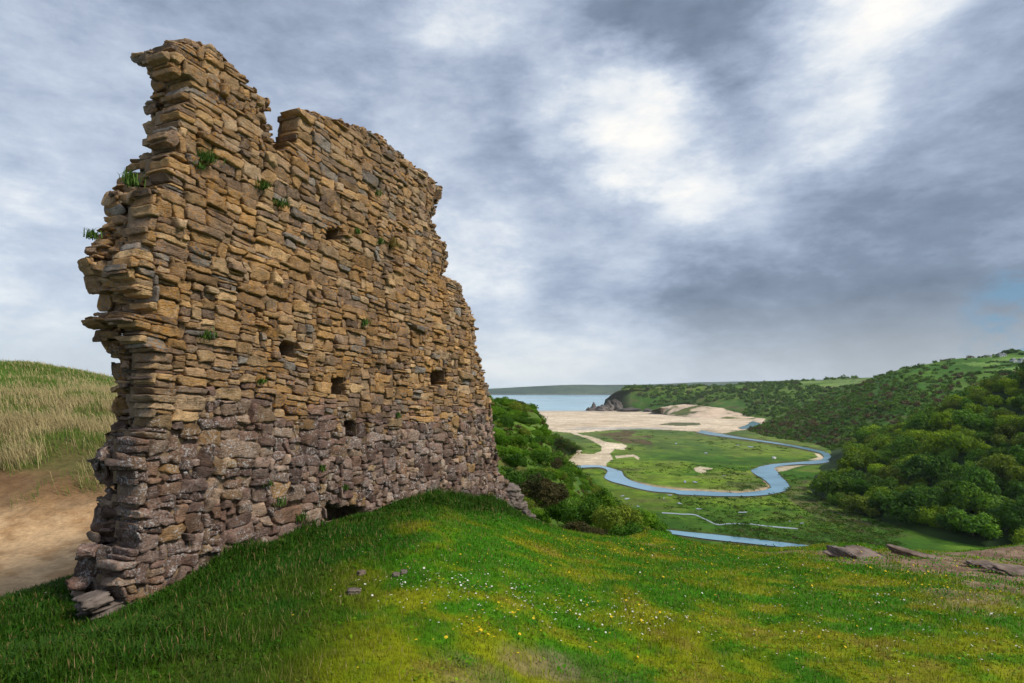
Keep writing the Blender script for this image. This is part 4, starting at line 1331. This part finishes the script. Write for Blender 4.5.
# stones of the wall foot at the near end
for x, y, k, lab in [(118, 603, (.28, .16, .06), 'long flat stone jutting out at the foot of the broken wall end'), (94, 600, (.13, .11, .06), 'squat dark stone at the outer foot of the broken wall end'), (116, 622, (.10, .07, .05), 'small brown stone half hidden in grass under the wall end')]:
    s_, z_, p = wall_at(x, y, .25)
    rock(x, y, k, lab, int(x), .9, (.05, -.12), .5, 'fallen_stone', M_rock, 'fallen stones at the near wall end', pos=p)
# the dark sea rocks off the headland
for i, (x, y, D, sz, tp, lab) in enumerate([(593.5, 407.8, 1560, (12, 10, 12), .85, 'dark pointed sea rock standing off the tip of the headland'), (602, 408.6, 1550, (17, 14, 8), .6, 'low dark sea rock between the pointed rock and the headland'), (609, 406.5, 1560, (15, 14, 14), .8, 'dark jagged cliff stack against the end of the headland'),
                                       (615, 405.5, 1580, (20, 18, 17), .75, 'tall grey cliff rock forming the end of the headland'), (588.5, 409, 1555, (7, 6, 4), .6, 'smallest dark sea rock at the outer end of the reef'), (630, 409.8, 1500, (26, 14, 5), .4, 'dark rock shelf along the foot of the headland'), (648, 410.7, 1480, (20, 10, 4), .4, 'dark rock shelf nearest the dunes under the headland')]):
    o = link('sea_rock', rock_mesh('sea_rock', 60 + i, (1, 1, 1), M_cliff, tp, .75, 2.6), None, P(x, y, D), i * .7, sz)
    tag(o, lab, 'rock')
o = rock(0, 0, (1.2, 1.0, .9), 'white boulder on the marsh inside the upper river bend', 70, .4, (0, 0), .3, 'boulder', plain_mat('white_stone', (.6, .6, .58), (.75, .75, .73), 2), pos=PZ(774, 458.5, 4.1))
# rushes and tussocks over the saltmarsh
r = np.random.default_rng(303)
Vs, Cs = [], []
tries = 0
allow = (sandm < .3) & (edge < .75) & (gpy > 431) & (gpy < 548) & (gpx > 540) & (gpx < 900)
cells = np.argwhere(allow)
wc = 1.0 / GY[allow] ** 1.0; wc = wc / wc.sum()
patch = fbm(np.stack([GX[allow] * .02, GY[allow] * .014, 0 * GX[allow] + 3], -1), 4, 305)
wc = wc * sstep(-.25, .35, patch); wc /= wc.sum()
for ci in r.choice(len(cells), 1900, p=wc):
    i, j = cells[ci]
    p = np.array([GX[i, j] + r.uniform(-.4, .4), GY[i, j] + r.uniform(-1.5, 1.5), GZ2[i, j] + .05])
    D = p[1]; m = 22
    sz = r.uniform(.5, 1.3) * (.7 + D / 700)
    q = p + np.stack([r.normal(0, sz, m), r.normal(0, sz * 1.3, m), np.abs(r.normal(0, .09 * sz, m))], -1)
    L = .22 * sz * r.uniform(.6, 1.4, (m, 1))
    t1 = np.stack([r.normal(0, 1, m), r.normal(0, 1, m), r.normal(0, .4, m)], -1) * L; t2 = np.stack([r.normal(0, .5, m), r.normal(0, .5, m), np.abs(r.normal(.75, .25, m))], -1) * L
    Vs.append(np.stack([q - t1, q + t1, q + t1 * .6 + t2, q - t1 * .6 + t2], 1).reshape(-1, 3))
    base_c = r.choice(3, p=(.6, .25, .15))
    cc = np.array([(.060, .145, .008), (.130, .180, .016), (.125, .110, .04)])[base_c] * r.uniform(.7, 1.3)
    Cs.append(np.repeat(cc[None], m * 4, 0) * np.repeat(r.uniform(.75, 1.25, (m, 1)), 4, 0))
V = np.concatenate(Vs)
tag(link('marsh_rushes', mesh('marsh_rushes', V, [np.arange(len(V)).reshape(-1, 4)], M_leaf, np.concatenate(Cs), False)), kind='stuff')

# ------------------------------------------------------------------ plants rooted in the wall
def tuft_mesh(seed, n, h, pal, wid=.008, spread=.05):
    r = np.random.default_rng(seed)
    pos = r.normal(0, spread, (n, 3)) * np.array([1, 1, .35])
    col = lerp3(pal[0], pal[1], r.random(n))
    v, f, c = blades(pos, h * r.uniform(.5, 1.2, n), np.full(n, wid), r.uniform(0, 6.28, n), r.uniform(.3, .95, n), col, 2)
    return mesh('wall_tuft', v, f, M_grass, c, False)
GT = (C3(.035, .095, .012), C3(.10, .17, .025)); ST = (C3(.22, .17, .05), C3(.30, .22, .07))
for i, (x, y, n, h, pal, lab) in enumerate([
    (206, 161, 130, .16, GT, 'largest green fern tuft, on the ledge under the tall broken peak'), (201, 168, 40, .09, GT, 'small green tuft just below the largest fern tuft'), (131, 184, 90, .20, GT, 'wispy green tuft on the outer ledge of the broken wall end'), (168, 190, 50, .11, GT, 'green tuft between the outer ledge and the largest fern'),
    (263, 188, 80, .13, GT, 'green tuft below the notch in the wall top'), (281, 205, 70, .13, GT, 'green tuft lower right of the tuft below the notch'), (92, 238, 60, .13, GT, 'dark green tuft jutting from the outer edge of the broken end'), (393, 246, 140, .2, ST, 'dry yellow grass tuft high on the far half of the wall'),
    (380, 243, 60, .14, GT, 'green tuft beside the dry yellow grass tuft'), (357, 233, 45, .12, GT, 'small green tuft beside the upper hole'), (208, 337, 90, .09, GT, 'round green cushion plant on an ochre stone at eye height'), (347, 237, 40, .1, GT, 'small green tuft just right of the upper hole'),
    (378, 195, 40, .12, GT, 'small green tuft near the top of the far wall half'), (363, 325, 70, .16, GT, 'trailing green plant between the two middle holes'), (262, 383, 45, .09, GT, 'small green plant left of the middle hole'), (397, 417, 60, .13, GT, 'green plant at the colour change of the masonry'),
    (440, 500, 90, .2, GT, 'leafy weed climbing the wall foot at the far end'), (322, 470, 50, .12, GT, 'green weed in the dark masonry above the base hole'), (345, 489, 60, .12, GT, 'green weed just above the base hole'), (280, 505, 80, .14, GT, 'yellow-green weed low on the dark masonry'), (300, 520, 80, .14, GT, 'bushy weed at the wall foot beside the base hole'), (268, 485, 50, .1, GT, 'small weed in the dark masonry above the bushy one')]):
    oo = -.03
    if x < 175: oo = .2
    s_, z_, p = wall_at(x, y, oo)
    tag(link('wall_tuft', tuft_mesh(400 + i, n, h * .8, pal, .009 + .0012 * p[1] * .4, .045 if n > 60 else .03), None, p), lab, 'plant')

# ------------------------------------------------------------------ flowers
M_petal = plain_mat('white_petal', (.72, .72, .72), (.82, .82, .82), 40)
M_yellow = plain_mat('yellow_petal', (.68, .46, .02), (.78, .55, .03), 40)
M_stem = plain_mat('stem', (.05, .1, .015), (.07, .13, .02), 20)
def flower_mesh(name, R, petals, mat_p, H):
    V, Fq, mi = [], [], []
    th = np.linspace(0, 2 * np.pi, petals, endpoint=False)
    for a in th:
        c, s_ = math.cos(a), math.sin(a); n0 = len(V)
        wv = R * 2.4 / petals
        for (u_, v_, z_) in ((.25, 0, 0), (.7, wv / R, .12), (1, 0, .08), (.7, -wv / R, .12)):
            V.append((R * (u_ * c - v_ * s_), R * (u_ * s_ + v_ * c), H + R * z_))
        Fq.append((n0, n0 + 1, n0 + 2, n0 + 3)); mi.append(0)
    n0 = len(V)
    for k in range(6):
        a = k * math.pi / 3
        V.append((.36 * R * math.cos(a), .36 * R * math.sin(a), H + .12 * R))
    V.append((0, 0, H + .3 * R))
    tri = [(n0 + k, n0 + (k + 1) % 6, n0 + 6) for k in range(6)]
    n1_ = len(V); q = .0018
    for zz_ in (-.01, H):
        for k in range(3):
            V.append((q * math.cos(k * 2.09), q * math.sin(k * 2.09), zz_))
    Fq += [(n1_ + k, n1_ + (k + 1) % 3, n1_ + 3 + (k + 1) % 3, n1_ + 3 + k) for k in range(3)]
    mi += [2] * 3
    me = mesh(name, np.array(V), [np.array(Fq), np.array(tri)], [mat_p, M_yellow, M_stem], None, False, mi + [1] * 6)
    return me
daisy = flower_mesh('daisy', .0095, 9, M_petal, .055)
dand = flower_mesh('buttercup', .0115, 6, M_yellow, .07)
def flowers(name, me, clusters, total, lab, group, cat, seed, big):
    r = np.random.default_rng(seed)
    wts = np.array([c[4] for c in clusters], float); wts /= wts.sum()
    k = 0
    while k < total:
        c = clusters[r.choice(len(clusters), p=wts)]
        x, y = r.normal(c[0], c[2]), r.normal(c[1], c[3])
        if not (0 < x < 1024 and 500 < y < 682): continue
        p = hit(x, y)
        if p is None or in_wall(p[0], p[1], .1): continue
        sc = r.uniform(.75, 1.2) * (1 + big * max(0, p[1] - 6) / 10)
        o = link(name, me, None, p, r.uniform(0, 6.28), (float(sc),) * 3)
        o.rotation_euler = (r.normal(0, .35) + .25, r.normal(0, .35), r.uniform(0, 6.28))
        tag(o, lab, cat, group)
        k += 1
flowers('daisy', daisy, [(450, 588, 45, 10, 3), (520, 600, 40, 10, 3), (590, 614, 40, 9, 2), (650, 628, 30, 7, 2), (620, 632, 25, 6, 1), (700, 560, 60, 8, 1), (780, 590, 90, 15, 1.5), (900, 640, 80, 15, 2), (980, 625, 40, 12, 1.2), (40, 612, 20, 8, .2), (205, 617, 10, 5, .2)], 190, 'tiny white daisy in the short grass', 'daisies in the turf', 'flower', 5, .6)
flowers('buttercup', dand, [(700, 553, 60, 5, 3), (620, 545, 45, 4, 2.2), (780, 565, 70, 9, 2), (900, 575, 50, 8, 2), (960, 585, 50, 10, 1.3), (570, 560, 70, 12, 1.5), (640, 610, 120, 25, 1.2), (500, 628, 60, 10, .8), (700, 620, 100, 20, .8)], 270, 'small yellow buttercup-like flower in the short grass', 'yellow flowers in the turf', 'flower', 6, .5)

def flower_mass(name, me, clusters, total, seed, big):
    r = np.random.default_rng(seed)
    nv = len(me.vertices); co_ = np.zeros(nv * 3, np.float32); me.vertices.foreach_get('co', co_); co_ = co_.reshape(-1, 3)
    q4 = np.array([tuple(p.vertices) for p in me.polygons if len(p.vertices) == 4]); q3 = np.array([tuple(p.vertices) for p in me.polygons if len(p.vertices) == 3])
    m4 = [p.material_index for p in me.polygons if len(p.vertices) == 4]; m3 = [p.material_index for p in me.polygons if len(p.vertices) == 3]
    wts = np.array([c[4] for c in clusters], float); wts /= wts.sum()
    Vs = []
    while len(Vs) < total:
        c = clusters[r.choice(len(clusters), p=wts)]
        x, y = r.normal(c[0], c[2]), r.normal(c[1], c[3])
        if not (0 < x < 1024 and 500 < y < 682): continue
        p = hit(x, y)
        if p is None or in_wall(p[0], p[1], .1): continue
        a = r.uniform(0, 6.28); sc = r.uniform(.5, .85) * (1 + big * max(0, p[1] - 6) / 10)
        R = np.array([[math.cos(a), -math.sin(a), 0], [math.sin(a), math.cos(a), 0], [0, 0, 1]])
        Vs.append((co_ * sc) @ R.T + p)
    n = len(Vs); off = (np.arange(n) * nv)[:, None, None]
    m = mesh(name, np.concatenate(Vs), [(q4[None] + off).reshape(-1, 4), (q3[None] + off).reshape(-1, 3)], [M_petal if 'white' in name else M_yellow, M_yellow, M_stem], None, False, m4 * n + m3 * n)
    tag(link(name, m), kind='stuff')
flower_mass('small_yellow_flowers', dand, [(700, 553, 90, 7, 3), (600, 548, 45, 6, 2), (800, 570, 90, 12, 2.5), (930, 590, 70, 16, 2), (570, 575, 90, 22, 1.5), (680, 610, 180, 35, 2)], 800, 16, .4)
flower_mass('small_white_flowers', daisy, [(450, 588, 60, 14, 2), (540, 602, 60, 14, 2), (640, 622, 60, 14, 2), (880, 640, 110, 25, 2), (760, 590, 120, 22, 2), (930, 595, 60, 14, 1)], 420, 17, .5)

# ------------------------------------------------------------------ haze
v, f = boxv((0, 2500, 65), (9000, 9000, 70))
hz = bpy.data.materials.new('haze'); hz.use_nodes = True
nt = hz.node_tree; nt.nodes.remove(nt.nodes['Principled BSDF'])
pv = nt.nodes.new('ShaderNodeVolumePrincipled')
pv.inputs['Color'].default_value = (.80, .88, .96, 1); pv.inputs['Density'].default_value = 3.5e-5; pv.inputs['Anisotropy'].default_value = 0.0
nt.links.new(pv.outputs[0], nt.nodes['Material Output'].inputs['Volume'])
tag(link('haze', mesh('haze', v, [f], hz, smooth=False)), kind='stuff')

# ------------------------------------------------------------------ sky and light
SUN_AZ, SUN_EL = math.radians(116), math.radians(44)     # azimuth from +Y towards +X
w = bpy.data.worlds.new('World'); scene.world = w; w.use_nodes = True
nt = w.node_tree; k = NB(nt)
bg = nt.nodes['Background']; outp = nt.nodes['World Output']
sky = k.n('ShaderNodeTexSky', _sky_type='NISHITA')
sky.sun_disc = False; sky.sun_elevation = SUN_EL; sky.sun_rotation = SUN_AZ
k.l(sky.outputs[0], bg.inputs['Color']); bg.inputs['Strength'].default_value = .08
d = k.n('ShaderNodeTexCoord').outputs['Generated']
def stretch(rot, sc):
    m = k.n('ShaderNodeMapping'); m.inputs['Scale'].default_value = sc; m.inputs['Rotation'].default_value = rot
    k.l(d, m.inputs['Vector'])
    return m.outputs[0]
layer = stretch((0, .16, 0), (1.0, 1.0, 2.3))          # cloud layers lie flat, slightly tipped
nz1 = k.n('ShaderNodeTexNoise', Scale=3.2, Detail=9, Roughness=.62)
k.l(layer, nz1.inputs['Vector'])
wv = k.vmath('SUBTRACT', nz1.outputs['Color'], (.5, .5, .5)).outputs[0]
ws = k.n('ShaderNodeVectorMath', _operation='SCALE'); k.l(wv, ws.inputs[0]); ws.inputs['Scale'].default_value = .20
dw = k.vmath('NORMALIZE', k.vmath('ADD', d, ws.outputs[0]).outputs[0]).outputs[0]
sep = k.n('ShaderNodeSeparateXYZ'); k.l(d, sep.inputs[0])
f1 = k.noise(layer, 1.7, 10, .60, .1)
f2 = k.noise(layer, 5.0, 10, .62, .1)
f3 = k.noise(layer, 11.0, 9, .64, 0)
val = k.math('ADD', .43, k.math('ADD', k.math('MULTIPLY', k.math('SUBTRACT', f1, .5), .50), k.math('MULTIPLY', k.math('SUBTRACT', f2, .5), .60)))
val = k.math('ADD', val, k.math('MULTIPLY', k.math('SUBTRACT', f3, .5), .36))
def blob(px, py, rpx, wt):
    a, c = ray(px, py)
    v = np.array([a, 1.0, c]); v /= np.linalg.norm(v)
    ang = rpx / F
    dt = k.vmath('DOT_PRODUCT', dw, tuple(float(q) for q in v)).outputs['Value']
    return k.math('MULTIPLY', k.mr(dt, math.cos(ang * 1.9), 1.0), wt)
blobs = [(505, -10, 60, .20), (475, 60, 60, .10), (592, 112, 48, .34), (642, 106, 45, .34), (695, 122, 34, .18), (690, 205, 30, .09), (740, 215, 36, .10), (820, 112, 38, .20), (880, -5, 40, .24), (940, -30, 45, .14), (590, 170, 40, .05),
         (40, 330, 170, .12), (520, 350, 110, .16), (700, 372, 130, .15), (470, 210, 70, .07), (880, 205, 70, .12), (545, 185, 60, .03), (800, 195, 70, .09), (400, 120, 90, .03), (60, 200, 120, .03), (620, 205, 50, .05), (430, 290, 90, .03),
         (600, 55, 90, -.11), (715, 45, 75, -.10), (545, 105, 70, -.13), (640, 15, 80, -.06), (600, 255, 60, -.13), (735, 290, 60, -.15), (800, 280, 80, -.18), (880, 280, 80, -.14), (975, 265, 85, -.12), (650, 310, 70, -.12), (920, 315, 60, -.05), (330, 40, 120, -.05), (960, 130, 90, -.06), (770, 60, 50, -.08), (430, 130, 60, -.05), (505, 262, 65, -.10), (10, 40, 120, -.03)]
for b_ in blobs:
    val = k.math('ADD', val, blob(*b_))
ramp = k.n('ShaderNodeValToRGB')
k.l(val, ramp.inputs[0])
cr = ramp.color_ramp
stops = [(.02, (.125, .16, .225)), (.24, (.205, .255, .345)), (.42, (.35, .415, .54)), (.58, (.52, .59, .70)), (.73, (.78, .81, .84)), (.90, (1.02, .98, .91))]
cr.elements[0].position, cr.elements[0].color = stops[0][0], (*stops[0][1], 1)
cr.elements[1].position, cr.elements[1].color = stops[-1][0], (*stops[-1][1], 1)
for pos_, c_ in stops[1:-1]:
    e = cr.elements.new(pos_); e.color = (*c_, 1)
hzf = k.mr(sep.outputs[2], .0, .16, .55, 0.)
colr = k.mix(hzf, ramp.outputs[0], (.60, .66, .71))
a, c = ray(1018, 312); v = np.array([a, 1, c]); v /= np.linalg.norm(v)
bl = k.vmath('DOT_PRODUCT', dw, tuple(float(q) for q in v)).outputs['Value']
colr = k.mix(k.math('MULTIPLY', k.math('MULTIPLY', k.mr(bl, math.cos(.07), math.cos(.0)), k.mr(f3, .40, .60)), .75), colr, (.14, .30, .46))
bg2 = k.n('ShaderNodeBackground'); k.l(colr, bg2.inputs['Color']); bg2.inputs['Strength'].default_value = .42
mx = k.n('ShaderNodeMixShader'); mx.inputs[0].default_value = .95
k.l(bg.outputs[0], mx.inputs[1]); k.l(bg2.outputs[0], mx.inputs[2])
k.l(mx.outputs[0], outp.inputs['Surface'])
w.cycles.sampling_method = 'MANUAL'; w.cycles.sample_map_resolution = 1024

sl = bpy.data.lights.new('sun', 'SUN'); sl.energy = 1.5; sl.angle = math.radians(10); sl.color = (1.0, .94, .84)
so = link('sun', sl, None, (30, 10, 120))
dv = Vector((math.sin(SUN_AZ) * math.cos(SUN_EL), math.cos(SUN_AZ) * math.cos(SUN_EL), math.sin(SUN_EL)))
so.rotation_euler = dv.to_track_quat('Z', 'Y').to_euler()

vs = scene.view_settings
scene.display_settings.display_device = 'sRGB'
vs.view_transform = 'Standard'; vs.look = 'None'; vs.exposure = 1.38; vs.gamma = 1; vs.use_curve_mapping = False
cy = scene.cycles
cy.use_denoising = True
cy.max_bounces = 6; cy.diffuse_bounces = 3; cy.glossy_bounces = 2; cy.transmission_bounces = 3; cy.volume_bounces = 1; cy.transparent_max_bounces = 4
cy.use_adaptive_sampling = True; cy.adaptive_threshold = .02
cy.caustics_reflective = False; cy.caustics_refractive = False
